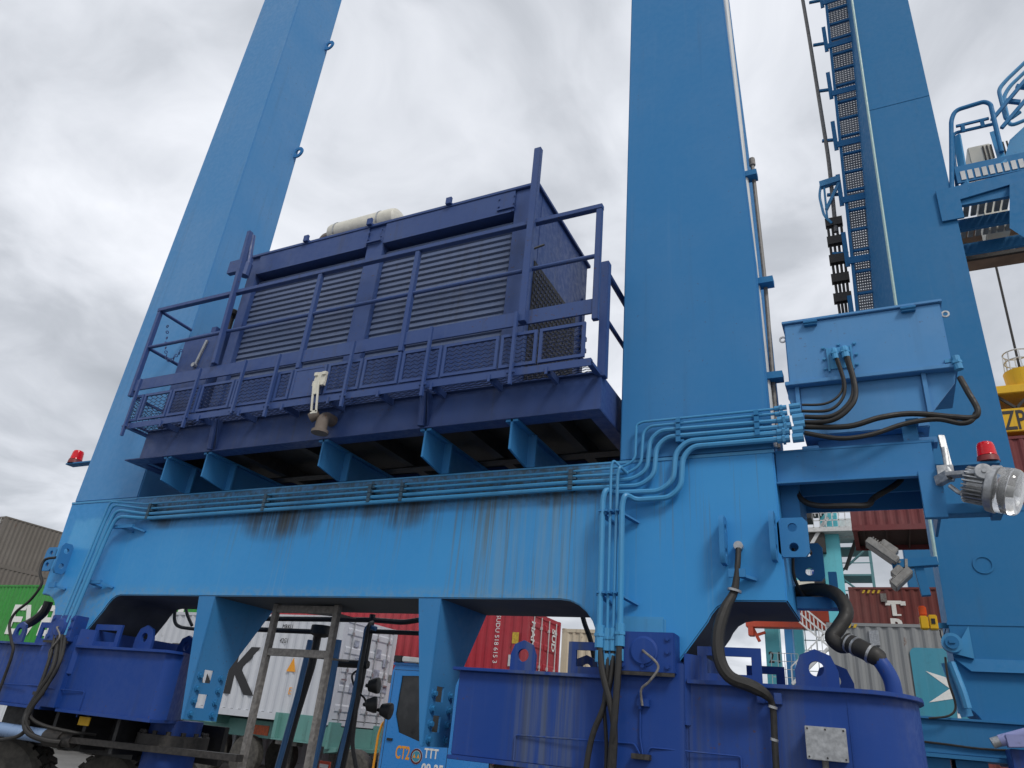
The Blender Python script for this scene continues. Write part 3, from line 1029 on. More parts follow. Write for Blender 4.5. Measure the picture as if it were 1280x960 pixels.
# fuel tank box on the left end of the walkway
TX0, TX1 = -7.45, -6.83
mb = MB().prism([(5.14, 4.52), (5.14, 5.74), (5.24, 5.84), (5.45, 5.84), (5.45, 4.52)], 'x', TX0, TX1)
tank = obj('fuel_tank', mb, 'gnavy', gen, bevel=0.01)
mb = MB()
mb.cyl((-6.88, 5.26, 5.80), (-6.88, 5.26, 6.06), 0.035, 12)
mb.lathe((-6.88, 5.26, 6.04), (0, 0, 1), [(0, 0.05), (0.01, 0.09), (0.05, 0.095), (0.08, 0.06), (0.085, 0.01)], 14)
obj('filler_cap', mb, 'grime', tank)
mb = MB()
mb.bar((-7.10, 5.125, 5.30), (-7.02, 5.125, 5.64), 0.035, 0.02, up=(0, 1, 0))
mb.cyl((-7.10, 5.14, 5.30), (-7.10, 5.09, 5.30), 0.03, 8)
obj('level_gauge', mb, 'steel', tank)
mb = MB().box(-7.2, -7.12, 5.27, 5.33, 5.84, 5.94)
obj('padlock_hasp', mb, 'gnavy', tank)
# box and bracket beside the left tall post
mb = MB()
mb.obox((-6.699, 5.020, 6.598), (1, 0, 0), (0, 1, 0), (0, 0, 1), 0.17, 0.03, 0.09)
obj('guide_plate', mb, 'gnavy', gen)
mb = MB()
mb.cyl((-6.519, 5.000, 6.484), (-6.608, 5.000, 7.035), 0.035, 10)
mb.cyl((-6.546, 5.000, 6.406), (-6.540, 5.000, 6.585), 0.06, 10)
obj('guide_roller', mb, 'gnavy', gen)
# white latch bracket and rusty outlet below
lt = MB()
lc = Vector((-4.776, 4.860, 4.688))
lt.box(lc[0] - 0.07, lc[0] + 0.07, lc[1] - 0.01, lc[1] + 0.015, lc[2] - 0.06, lc[2] + 0.06)
for dx in (-0.05, 0.05):
    for dz in (-0.08, 0.035):
        lt.box(lc[0] + dx - 0.022, lc[0] + dx + 0.022, lc[1] - 0.025, lc[1] + 0.01, lc[2] + dz - 0.015, lc[2] + dz + 0.02)
arm0, arm1 = Vector((lc[0] - 0.02, lc[1] - 0.03, lc[2] - 0.05)), Vector((-4.737, 4.830, 4.291))
for s in (-0.03, 0.03):
    lt.bar(arm0 + Vector((s, 0, 0)), arm1 + Vector((s, 0, 0)), 0.018, 0.012, up=(0, 1, 0))
lt.bar(arm1 + Vector((-0.04, 0, 0)), arm1 + Vector((0.04, 0, 0)), 0.03, 0.012, up=(0, 1, 0))
lt.bar(arm0 + Vector((0, 0.004, 0)), arm0 + (arm1 - arm0) * 0.42 + Vector((0, 0.004, 0)), 0.07, 0.012, up=(0, 1, 0))
obj('latch', lt, 'white', gen)
mb = MB()
e0 = Vector((-4.784, 4.950, 4.322))
mb.tube([e0 + Vector((0.0, 0.25, 0.02)), e0 + Vector((0.02, 0.06, 0.0)), e0 + Vector((0.03, 0.04, -0.16))], 0.062, 12, 0.1)
mb.cyl(e0 + Vector((0.03, 0.04, -0.16)), e0 + Vector((0.03, 0.04, -0.19)), 0.085, 14)
mb.cyl(e0 + Vector((-0.02, 0.03, 0.02)), e0 + Vector((-0.10, 0.0, -0.03)), 0.05, 12)
obj('drain_elbow', mb, 'rusty', gen)

# ================================================================== CABINET ON ITS PLATFORM
mb = MB()
PYF = 5.56
mb.box(-0.585, 0.48, PYF, PYF + 0.02, 3.535, 3.79)
mb.box(-0.585, 0.50, PYF, 6.35, 3.79, 3.81)
mb.box(-0.585, 0.48, 6.33, 6.35, 3.535, 3.79)
mb.box(0.46, 0.48, PYF + 0.02, 6.33, 3.30, 3.79)
mb.box(-0.585, 0.48, PYF - 0.05, PYF, 3.525, 3.54)
mb.box(-0.585, -0.45, 5.7, 6.3, 3.20, 3.79)
mb.box(-0.45, 0.46, 5.92, 5.94, 3.55, 3.79)
mb.box(-0.3, 0.4, 5.62, 5.70, 3.62, 3.67)
obj('cabinet_platform', mb, 'blue', crane, bevel=0.003)
mb = MB()
mb.box(0.36, 0.50, PYF - 0.06, PYF - 0.01, 3.22, 3.56)
mb.box(0.50, 0.80, PYF + 0.0, PYF + 0.02, 3.26, 3.33)
mb.box(0.50, 0.80, PYF + 0.02, PYF + 0.12, 3.26, 3.275)
mb.box(0.76, 0.82, PYF - 0.02, PYF + 0.14, 3.24, 3.36)
obj('lamp_bracket', mb, 'blue', crane, bevel=0.003)

cab = thing('electrical_cabinet', 'large light blue electrical cabinet with cables plugged in, right of the leg', 'cabinet', (0.1, 5.95, 3.81))
CF = 5.60
mb = MB()
mb.box(-0.44, 0.71, CF, 6.34, 4.41, 4.955)
obj('upper_box', mb, 'blue_pale_sheen', cab, bevel=0.008)
mb = MB().box(-0.455, 0.725, CF - 0.02, 6.36, 4.955, 4.98)
obj('lid', mb, 'blue_pale_sheen', cab, bevel=0.004)
mb = MB()
mb.box(-0.47, 0.745, CF - 0.025, 6.35, 4.375, 4.41)
obj('ledge', mb, 'blue_pale_sheen', cab, bevel=0.004)
mb = MB()
mb.box(-0.37, 0.50, CF + 0.05, 6.28, 3.95, 4.375)
mb.box(-0.28, 0.46, CF + 0.16, 6.20, 3.81, 3.95)
obj('lower_box', mb, 'blue_pale_sheen', cab, bevel=0.008)
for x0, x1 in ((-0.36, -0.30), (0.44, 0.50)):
    obj('cabinet_foot', MB().box(x0 - 0.03, x1 + 0.03, CF + 0.03, CF + 0.16, 3.812, 3.86), 'blue_pale_sheen', cab, bevel=0.004)
for sx, xa, xb in ((1, 0.50, 0.73), (-1, -0.37, -0.46)):
    mb = MB()
    mb.prism([(xa, 4.375), (xb, 4.375), (xb - sx * 0.02, 4.28), (xa, 4.02)] if sx > 0 else [(xa, 4.375), (xb, 4.375), (xb, 4.29), (xa, 4.10)], 'y', CF + 0.05, CF + 0.065)
    mb.box(min(xa, xa + sx * 0.03), max(xa, xa + sx * 0.03), CF + 0.02, CF + 0.05, 4.05, 4.375)
    obj('gusset', mb, 'blue_pale_sheen', cab)
for x in ((-0.231, 5.580, 4.918)[0], (0.488, 5.580, 4.922)[0]):
    mb = MB()
    mb.box(x - 0.05, x + 0.05, CF - 0.035, CF - 0.002, 4.905, 4.95)
    mb.cyl((x - 0.055, CF - 0.035, 4.93), (x + 0.055, CF - 0.035, 4.93), 0.012, 8)
    obj('hinge', mb, 'blue_dk', cab, bevel=0.002)
for (x, z) in ((-0.46, 4.83), (0.735, 4.86)):
    mb = MB().ring((x, CF + 0.03, z), (1, 0, 0), (0, 0, 1), loop_circle(0, 0, 0.03, 12), loop_circle(0, 0, 0.017, 12), 0.012)
    obj('lifting_eye', mb, 'steel', cab)
gp = MB()
gc = Vector((-0.041, 5.600, 4.582))
gp.box(gc[0] - 0.085, gc[0] + 0.085, CF - 0.012, CF - 0.001, gc[2] - 0.10, gc[2] + 0.09)
gp.box(gc[0] - 0.095, gc[0] - 0.08, CF - 0.018, CF - 0.001, gc[2] - 0.12, gc[2] + 0.095)
gp.box(gc[0] + 0.08, gc[0] + 0.095, CF - 0.018, CF - 0.001, gc[2] - 0.12, gc[2] + 0.095)
plate = obj('gland_plate', gp, 'blue_pipe', cab)
for dx, dz in ((-0.115, 0.10), (0.115, 0.11), (-0.115, 0.0), (0.12, 0.01), (-0.115, -0.09), (0.115, -0.08), (0.0, 0.115)):
    b = MB()
    bolt(b, (gc[0] + dx, CF, gc[2] + dz), (0, -1, 0), 0.011, 0.014)
    obj('bolt', b, 'blue_pipe', plate)
for dx, r in ((-0.035, 0.024), (0.04, 0.030)):
    b = MB()
    b.tube([(gc[0] + dx, CF, gc[2] + 0.05), (gc[0] + dx, CF - 0.06, gc[2] + 0.05), (gc[0] + dx + 0.005, CF - 0.075, gc[2] - 0.05)], r, 10, 0.05)
    b.cyl((gc[0] + dx, CF - 0.062, gc[2] + 0.015), (gc[0] + dx, CF - 0.064, gc[2] - 0.0), r * 1.3, 6)
    obj('cable_gland', b, 'blue_pipe', plate)
mb = MB()
e0 = Vector((0.725, 5.580, 4.420))
mb.cyl(e0 + Vector((0.01, 0, 0.04)), e0 + Vector((0.02, 0, -0.07)), 0.03, 10)
mb.cyl(e0 + Vector((0.01, 0, 0.0)), e0 + Vector((0.012, 0, -0.02)), 0.038, 6)
mb.box(e0[0] - 0.06, e0[0] + 0.02, e0[1] - 0.0, e0[1] + 0.06, e0[2] - 0.0, e0[2] + 0.03)
obj('cable_gland', mb, 'blue_pipe', cab)


def hose(pts, r, label, cat='hose', group=None, mat='rubber', ribs=0):
    mb = MB().tube(pts, r, 10, seg=6, smooth=True)
    return single('rubber_hose', mb, mat, label, cat, group)


gl = (gc[0] - 0.03, CF - 0.075, gc[2] - 0.05)
gr_ = (gc[0] + 0.045, CF - 0.075, gc[2] - 0.05)
hose([(-0.350, 5.440, 4.128), (-0.192, 5.460, 4.126), (-0.085, 5.480, 4.190), (-0.040, 5.500, 4.310), gl], 0.010, 'thin black cable, uppermost of those rising to the cabinet front', 'cable', 'cables of the cabinet')
hose([(-0.355, 5.440, 4.075), (-0.168, 5.440, 4.060), (-0.066, 5.460, 4.145), (-0.030, 5.480, 4.286), (gl[0] + 0.012, gl[1] - 0.01, gl[2])], 0.012, 'thin black cable, second from the top of those rising to the cabinet', 'cable', 'cables of the cabinet')
hose([(-0.336, 5.440, 4.025), (-0.145, 5.420, 4.002), (-0.013, 5.430, 4.105), (0.031, 5.460, 4.268), gr_], 0.018, 'upper of two thick black cables rising to the right plug on the cabinet', 'cable', 'cables of the cabinet')
hose([(-0.340, 5.440, 3.979), (-0.159, 5.400, 3.956), (-0.030, 5.400, 4.034), (0.039, 5.430, 4.185), (gr_[0] + 0.012, gr_[1] - 0.012, gr_[2])], 0.018, 'lower of two thick black cables rising to the right plug on the cabinet', 'cable', 'cables of the cabinet')
hose([(-0.343, 5.440, 3.942), (-0.045, 5.420, 3.907), (0.175, 5.450, 3.968), (0.387, 5.500, 3.998), (0.631, 5.500, 3.946), (0.755, 5.500, 3.927), (0.793, 5.500, 3.984), (0.761, 5.520, 4.136), (0.736, 5.560, 4.275)], 0.021, 'black cable looping past the cabinet side up to its right corner plug', 'cable', 'cables of the cabinet')
hose([(-0.347, 5.440, 3.893), (-0.109, 5.420, 3.817), (0.106, 5.440, 3.837), (0.324, 5.480, 3.914), (0.531, 5.500, 3.938), (0.672, 5.500, 3.892), (0.741, 5.500, 3.904), (0.783, 5.520, 3.969)], 0.018, 'black cable sagging lowest across the cabinet foot towards the right', 'cable', 'cables of the cabinet')
obj('cable_clamp', MB().box(0.34, 0.42, CF - 0.08, CF + 0.05, 3.93, 3.97), 'blue_dk', cab)
mb = MB()
mb.box(0.31, 0.41, CF - 0.03, CF + 0.0, 3.81, 3.96)
obj('cable_bracket', mb, 'blue', cab)
hose([(-0.487, 5.750, 3.578), (-0.428, 5.700, 3.449), (-0.321, 5.650, 3.384), (-0.113, 5.620, 3.365), (0.019, 5.660, 3.377), (0.069, 5.740, 3.454), (0.26, 5.80, 3.60), (0.25, 5.85, 3.76)], 0.022, 'black hose sagging under the cabinet platform', 'hose')

# ================================================================== FLOODLIGHT AND BEACONS
fl = thing('floodlight', 'silver round floodlight with clear glass dome on an arm below the electrical cabinet', 'floodlight', (0.677, 5.450, 3.232))
FS = 1.2
ax = Vector((0.86, -0.26, -0.34)).normalized()
c0 = Vector((0.626, 5.400, 3.412))


def fs(prof):
    return [(t * FS, r * FS) for t, r in prof]


body = MB()
body.lathe(c0, ax, fs([(0.0, 0.02), (0.0, 0.06), (0.02, 0.078), (0.10, 0.082), (0.105, 0.11), (0.115, 0.128), (0.150, 0.132), (0.155, 0.12), (0.155, 0.115)]), 24)
fu = ax.orthogonal().normalized()
fv = ax.cross(fu)
for k in range(26):
    a = 2 * pi * k / 26
    rd = fu * cos(a) + fv * sin(a)
    body.obox(c0 + ax * 0.06 + rd * 0.106, ax, rd.cross(ax), rd, 0.06, 0.004, 0.017)
obj('lamp_body', body, 'steel', fl)
gl_ = MB().lathe(c0, ax, fs([(0.156, 0.05), (0.158, 0.124), (0.215, 0.128), (0.240, 0.124), (0.250, 0.115), (0.256, 0.01)]), 28)
obj('glass_dome', gl_, 'clear', fl)
rf = MB().lathe(c0, ax, fs([(0.157, 0.012), (0.162, 0.04), (0.178, 0.085), (0.212, 0.112), (0.215, 0.112), (0.18, 0.08), (0.158, 0.01)]), 20)
obj('reflector', rf, 'reflector', fl)
bl = MB().lathe(c0, ax, fs([(0.165, 0.016), (0.195, 0.022), (0.225, 0.02), (0.23, 0.006)]), 12)
obj('bulb', bl, 'pale', fl)
arm = MB()
pv = c0 + ax * 0.10 + Vector((0.0, -0.12, 0.06))
arm.cyl(pv + Vector((0, -0.03, 0)), pv + Vector((0, 0.03, 0)), 0.052, 18)
arm.cyl(pv + Vector((0, -0.04, 0)), pv + Vector((0, -0.02, 0)), 0.016, 6)
arm.bar(pv, Vector((0.532, 5.420, 3.487)), 0.03, 0.06, up=(0, 1, 0))
arm.bar(Vector((0.541, 5.420, 3.487)), Vector((0.471, 5.500, 3.472)), 0.05, 0.07)
obj('yoke', arm, 'steel', fl, bevel=0.003)
st = MB()
st.tube([(0.532, 5.440, 3.420), (0.581, 5.420, 3.354), (0.635, 5.420, 3.345)], 0.016, 8, 0.03)
st.tube([(0.549, 5.520, 3.723), (0.541, 5.480, 3.560), (0.549, 5.450, 3.496)], 0.02, 8, 0.03)
st.bar((0.546, 5.550, 3.827), (0.556, 5.500, 3.525), 0.04, 0.03)
st.obox((0.527, 5.500, 3.527), (1, 0, 0), (0, 1, 0), (0, 0, 1), 0.05, 0.04, 0.05)
obj('mounting_arm', st, 'steel', fl, bevel=0.002)


def beacon(base, label, s=1.0, plate=None, tilt=(0, 0, 1)):
    b = thing('warning_beacon', label, 'beacon', base, 'red warning beacons')
    base = Vector(base)
    u = Vector(tilt)
    obj('beacon_base', MB().lathe(base, u, [(0, 0.03 * s), (0, 0.088 * s), (0.05 * s, 0.082 * s), (0.055 * s, 0.02 * s)], 20), 'red_base', b)
    lens = [(0.055 * s, 0.03 * s), (0.056 * s, 0.078 * s)]
    for k in range(6):
        lens += [(0.06 * s + k * 0.018 * s, (0.077 - k * 0.0016) * s), (0.068 * s + k * 0.018 * s, (0.0735 - k * 0.0016) * s)]
    lens += [(0.175 * s, 0.060 * s), (0.185 * s, 0.045 * s), (0.187 * s, 0.01 * s)]
    obj('beacon_lens', MB().lathe(base, u, lens, 24), 'red_lens', b)
    obj('beacon_bulb', MB().lathe(base, u, [(0.056 * s, 0.018 * s), (0.13 * s, 0.022 * s), (0.14 * s, 0.01 * s)], 10), 'red_base', b)
    if plate:
        pl = MB()
        pl.bar(plate[0], plate[1], 0.12, 0.02)
        obj('beacon_shelf', pl, 'blue_dk', b, bevel=0.002)
    return b


bb = (0.809, 5.620, 3.631)
beacon(bb, 'red warning beacon standing above the silver floodlight', 0.80, ((0.45, 5.64, bb[2] - 0.012), (bb[0] + 0.06, 5.64, bb[2] - 0.012)))
bb = (-9.817, 5.750, 4.467)
beacon(bb, 'red warning beacon on a small shelf at the outer edge of the left leg', 1.05, ((bb[0] - 0.10, 5.75, bb[2] - 0.012), (-9.05, 5.75, bb[2] - 0.012)))

# ================================================================== BOGIES
BYF, BYB = 5.45, 6.75


def bogie(dx, label, deep=True):
    t = thing('bogie', label, 'bogie', (-1.5 + dx, 6.1, 0.0), 'navy wheel bogies under the legs')
    XL, XC, XR = -3.13 + dx, -1.27 + dx, 0.17 + dx
    # left box, with rim and bottom flange
    mb = MB().box(XL, XC, BYF, BYB, 1.46, 2.07)
    obj('bogie_beam', mb, 'navy', t, bevel=0.006)
    mb = MB()
    mb.box(XL - 0.04, XC - 0.25, BYF - 0.05, BYB + 0.05, 2.07, 2.095)
    obj('top_flange', mb, 'navy', t, bevel=0.003)
    obj('bottom_flange', MB().box(XL, XC - 0.25, BYF - 0.05, BYB + 0.05, 1.43, 1.46), 'navy', t, bevel=0.003)
    # right half: deeper, with a half-round end
    R = (BYB - BYF) / 2
    cxr = XR - 0.42
    ring = [(XC, BYF), (cxr, BYF)] + [(cxr + 0.42 * sin(radians(a)), (BYF + BYB) / 2 - R * cos(radians(a))) for a in range(15, 180, 15)] + [(cxr, BYB), (XC, BYB)]
    if not deep:
        XR = -6.52
        cxr = -6.6
        ring = [(XC, BYF), (-6.58, BYF), (-6.535, BYF + 0.05), (-6.52, BYF + 0.17), (-6.62, 5.78), (-6.80, 6.02), (-7.20, 6.40), (-7.62, BYB), (XC, BYB)]
    obj('bogie_drum', MB().prism(ring, 'z', 0.95 if deep else 1.46, 2.07), 'navy', t)
    if not deep:
        low = [(x, y - 0.04 if y < BYF + 0.01 else y) for x, y in ring[:1]] + [(-6.50, BYF - 0.04), (-6.50, BYF + 0.1), (-6.75, BYB - 0.7), (-7.6, BYB), (XC, BYB)]
        obj('bottom_flange', MB().prism(low, 'z', 1.43, 1.46), 'navy', t, bevel=0.003)
    cx = (XC + XR) / 2
    ring2 = [(x + (0.035 if x > cxr or not deep and x > -7.7 else 0), y - 0.05 if y < (BYF + BYB) / 2 else y + 0.05) for x, y in ring]
    obj('top_flange', MB().prism(ring2, 'z', 2.07, 2.098), 'navy', t, bevel=0.003)
    # king post between them
    mb = MB()
    mb.box(XC - 0.60, XC - 0.02, BYF - 0.045, BYB, 0.95 if deep else 1.46, 2.20)
    mb.prism([(XC - 0.02, BYF - 0.045), (XC + 0.10, BYF + 0.1), (XC + 0.10, BYB), (XC - 0.02, BYB)], 'z', 1.80, 2.27)
    obj('king_post', mb, 'navy', t, bevel=0.006)
    mb = MB()
    mb.box(XC - 0.50, XC - 0.07, BYF - 0.10, BYF + 0.35, 2.12, 2.40)
    hb = obj('pivot_block', mb, 'navy', t, bevel=0.008)
    mb = MB().box(XC - 0.50, XC - 0.07, BYF - 0.112, BYF - 0.10, 2.10, 2.125)
    obj('weld_edge', mb, 'grime', hb)
    c = Vector((XC - 0.295, BYF - 0.10, 2.265))
    mb = MB().lathe(c, (0, -1, 0), [(0, 0.02), (0, 0.105), (0.006, 0.105), (0.012, 0.09), (0.02, 0.088), (0.022, 0.0)], 28)
    obj('pin_cover', mb, 'navy', hb)
    for px_, pz_ in ((-0.12, 0.09), (-0.12, 0.0), (-0.12, -0.10), (-0.30, -0.10), (-0.45, -0.1), (-0.45, 0.09)):
        b = MB()
        bolt(b, (XC + px_, BYF - 0.10, 2.265 + pz_), (0, -1, 0), 0.016, 0.012)
        obj('bolt', b, 'navy', hb)
    g_ = MB().tube([(c[0], c[1] - 0.02, c[2]), (c[0] + 0.02, c[1] - 0.05, c[2] - 0.01), (c[0] + 0.12, c[1] - 0.05, c[2] - 0.10), (c[0] + 0.06, c[1] - 0.045, c[2] - 0.20), (c[0] - 0.01, c[1] - 0.02, c[2] - 0.26), (c[0] - 0.01, c[1] + 0.01, c[2] - 0.36)], 0.009, 7, seg=6, smooth=True)
    obj('grease_hose', g_, 'grey_steel', t)
    # lugs and frames standing on top
    for (x, y, w, h) in ((-2.62, BYF + 0.10, 0.22, 0.24), (-0.44 if deep else -0.6, BYF + 0.25, 0.28, 0.27), (-2.47, BYB - 0.15, 0.26, 0.26), (-0.38 if deep else -0.85, BYB - 0.25, 0.28, 0.27)):
        mb = MB().ring((x + dx, y + 0.03, 2.096), (1, 0, 0), (0, 0, 1), loop_arch(w, h), loop_circle(0, h * 0.52, 0.05), 0.03)
        obj('lug', mb, 'navy', t)
    for (x0, x1, y) in ((-2.22, -1.86, BYF + 0.08), (-1.22, -0.78, BYF + 0.08), (-2.0, -1.7, BYB - 0.1), (-1.06, -0.76, BYB - 0.1)):
        mb = MB().ring((x0 + dx, y + 0.025, 2.096), (1, 0, 0), (0, 0, 1), loop_rect(0, x1 - x0, 0, 0.24), loop_rect(0.065, x1 - x0 - 0.065, 0.06, 0.18), 0.025)
        obj('stop_frame', mb, 'navy', t)
    # grease lines
    mb = MB()
    y = BYF - 0.012
    mb.tube([(-2.58 + dx, y, 1.47), (-2.58 + dx, y, 1.64), (-1.64 + dx, y - 0.046, 1.66), (-1.60 + dx, y - 0.046, 1.60)], 0.006, 6, 0.02)
    mb.tube([(-1.60 + dx, y - 0.046, 1.98), (-1.60 + dx, y - 0.046, 1.70), (-1.58 + dx, y - 0.046, 1.60)], 0.006, 6, 0.03)
    mb.tube([(-1.55 + dx, y - 0.046, 1.60), (-1.53 + dx, y - 0.046, 1.645), (-1.28 + dx, y - 0.02, 1.645), (-0.93 + dx, y, 1.645), (-0.93 + dx, y, 1.40)], 0.006, 6, 0.02)
    obj('grease_line', mb, 'navy', t)
    mb = MB().box(-1.65 + dx, -1.52 + dx, y - 0.09, y - 0.036, 1.565, 1.60)
    obj('grease_block', mb, 'grime', t, bevel=0.003)
    mb = MB()
    mb.box(-1.62 + dx, -1.53 + dx, y - 0.07, y - 0.036, 1.90, 1.95)
    mb.cyl((-1.60 + dx, y - 0.055, 1.88), (-1.60 + dx, y - 0.055, 2.0), 0.014, 8)
    obj('grease_fitting', mb, 'navy', t, bevel=0.002)
    return t


b1 = bogie(0, 'navy bogie with round end under the right leg, grey box on its side')
b2 = bogie(FOOT, 'navy bogie under the left leg behind the tyre and steering cylinder', False)
mb = MB()
q = Vector((-0.393, 5.400, 1.763))
mb.box(q[0] - 0.115, q[0] + 0.115, BYF - 0.10, BYF - 0.002, q[2] - 0.09, q[2] + 0.09)
jb = obj('junction_box', mb, 'steel', b1, bevel=0.004)
cv = MB().box(q[0] - 0.12, q[0] + 0.12, BYF - 0.112, BYF - 0.10, q[2] - 0.095, q[2] + 0.095)
obj('cover', cv, 'steel', jb, bevel=0.003)
for dx in (-0.105, 0, 0.105):
    for dz in (-0.08, 0.08):
        s_ = MB().cyl((q[0] + dx, BYF - 0.117, q[2] + dz), (q[0] + dx, BYF - 0.112, q[2] + dz), 0.006, 8)
        obj('screw', s_, 'grime', jb)
obj('pipe_stub', MB().cyl((q[0] - 0.02, BYF - 0.05, q[2] - 0.09), (q[0] - 0.02, BYF - 0.05, q[2] - 0.6), 0.02, 10), 'grey_steel', b1)
# vertical body seam and hose clip on the drum
mb = MB()
mb.box(-0.255, -0.245, BYF - 0.004, BYF + 0.001, 0.96, 2.07)
obj('weld_seam', mb, 'navy', b1)
mb = MB()
qq = Vector((-0.726, 5.430, 2.009))
mb.box(qq[0] - 0.08, qq[0] - 0.03, BYF - 0.05, BYF, qq[2] - 0.035, qq[2] + 0.035)
mb.box(qq[0] + 0.03, qq[0] + 0.08, BYF - 0.05, BYF, qq[2] - 0.035, qq[2] + 0.035)
mb.box(qq[0] - 0.03, qq[0] + 0.03, BYF - 0.012, BYF, qq[2] - 0.03, qq[2] + 0.03)
obj('hose_bracket', mb, 'navy', b1, bevel=0.003)
# blue outlet bend on the drum, where the ribbed hose ends
mb = MB().tube([(0.025, 5.620, 2.094), (0.018, 5.620, 2.180), (-0.018, 5.620, 2.267), (-0.068, 5.630, 2.336)], lambda t: 0.052 - 0.004 * t, 14, seg=6, smooth=True)
obj('outlet_bend', mb, 'navy', b1)

# hoses of the right foot
hs = [(-0.880, 5.440, 3.017), (-0.884, 5.400, 2.896), (-0.912, 5.380, 2.704), (-0.972, 5.340, 2.574), (-1.020, 5.300, 2.405), (-1.017, 5.280, 2.235), (-0.953, 5.280, 2.117), (-0.815, 5.300, 2.067), (-0.732, 5.340, 2.021), (-0.703, 5.385, 1.954), (-0.705, 5.390, 1.783), (-0.708, 5.390, 1.532)]
hose(hs, lambda t: 0.021 + 0.022 * max(0, min(1, (t - 0.12) * 5)) * (1 - max(0, min(1, (t - 0.66) * 8))), 'black hose hanging from the right leg face and down the side of the round bogie', 'hose')
hb = MB()
for k, p in enumerate([(-0.619, 6.200, 2.842), (-0.420, 6.100, 2.854), (-0.274, 5.950, 2.789), (-0.213, 5.850, 2.646), (-0.275, 5.800, 2.526), (-0.322, 5.770, 2.456), (-0.274, 5.740, 2.400), (-0.211, 5.720, 2.404)]):
    hb.add([p], [])
pts = [Vector(v) for v in hb.v]
big = MB().tube(pts, 0.05, 12, seg=7, smooth=True)
hg = thing('drain_hose', 'thick black S shaped hose from the leg foot to the navy pipe on the bogie', 'hose', (-0.070, 5.630, 2.316))
obj('hose', big, 'rubber', hg)
cf = MB().tube([(-0.229, 5.720, 2.425), (-0.068, 5.630, 2.331), (-0.051, 5.630, 2.317)], 0.062, 14, seg=4, smooth=True)
obj('rubber_cuff', cf, 'rubber', hg)
for (a, b) in (((-0.215, 5.712, 2.414), (-0.205, 5.706, 2.408)), ((-0.171, 5.690, 2.391), (-0.159, 5.680, 2.384)), ((-0.091, 5.640, 2.344), (-0.077, 5.635, 2.336))):
    obj('hose_clip', MB().cyl(a, b, 0.066, 16), 'steel', hg)
mb = MB()
mb.box(-0.57, -0.24, 6.10, 6.2, 2.71, 2.80)
mb.box(-0.32, -0.26, 6.05, 6.10, 2.71, 2.98)
obj('hose_support', mb, 'blue', crane, bevel=0.003)
hose([(-0.55, 6.0, 3.15), (-0.56, 5.95, 2.95), (-0.53, 6.05, 2.83), (-0.50, 6.2, 2.80)], 0.012, 'thin black cable behind the right leg edge below the lugs', 'cable')

gp_ = Vector((-0.883, 5.460, 3.034))
obj('cable_gland', MB().cyl((gp_[0], YF, gp_[2] + 0.012), (gp_[0], YF - 0.05, gp_[2] + 0.012), 0.034, 12), 'steel', crane)
for p, rr in (((-0.912, 5.380, 2.704), 0.050), ((-0.703, 5.385, 1.954), 0.030), ((-0.707, 5.390, 1.760), 0.026)):
    obj('hose_clip', MB().cyl((p[0] - 0.002, p[1], p[2] - 0.008), (p[0] + 0.002, p[1], p[2] + 0.008), rr, 14), 'steel', crane if rr > 0.04 else b1)
# hoses below the four conduit drops at the right foot
for i, (pts, r, lab) in enumerate((
    ([(-1.899, 5.330, 2.317), (-1.860, 5.310, 2.106), (-1.783, 5.300, 1.871), (-1.758, 5.310, 1.695), (-1.771, 5.320, 1.424)], 0.024, 'black hose from the leftmost pipe of the right foot, crossing over the others'),
    ([(-1.739, 5.330, 2.334), (-1.741, 5.300, 2.057), (-1.754, 5.290, 1.795), (-1.773, 5.310, 1.619), (-1.788, 5.320, 1.422)], 0.025, 'black hose hanging nearly straight from the rightmost pipe of the right foot'),
    ([(-1.849, 5.350, 2.299), (-1.831, 5.330, 2.137), (-1.839, 5.330, 2.001), (-1.851, 5.340, 1.895), (-1.832, 5.360, 1.640), (-1.831, 5.360, 1.418)], 0.014, 'thin black hose from the second pipe of the right foot'),
    ([(-1.794, 5.350, 2.301), (-1.799, 5.330, 2.084), (-1.853, 5.330, 1.868), (-1.919, 5.330, 1.708), (-1.954, 5.330, 1.553), (-1.970, 5.330, 1.379)], 0.021, 'black hose from the third pipe of the right foot, bending off to the left'))):
    hose(pts, r, lab, 'hose', 'hoses at the right foot')
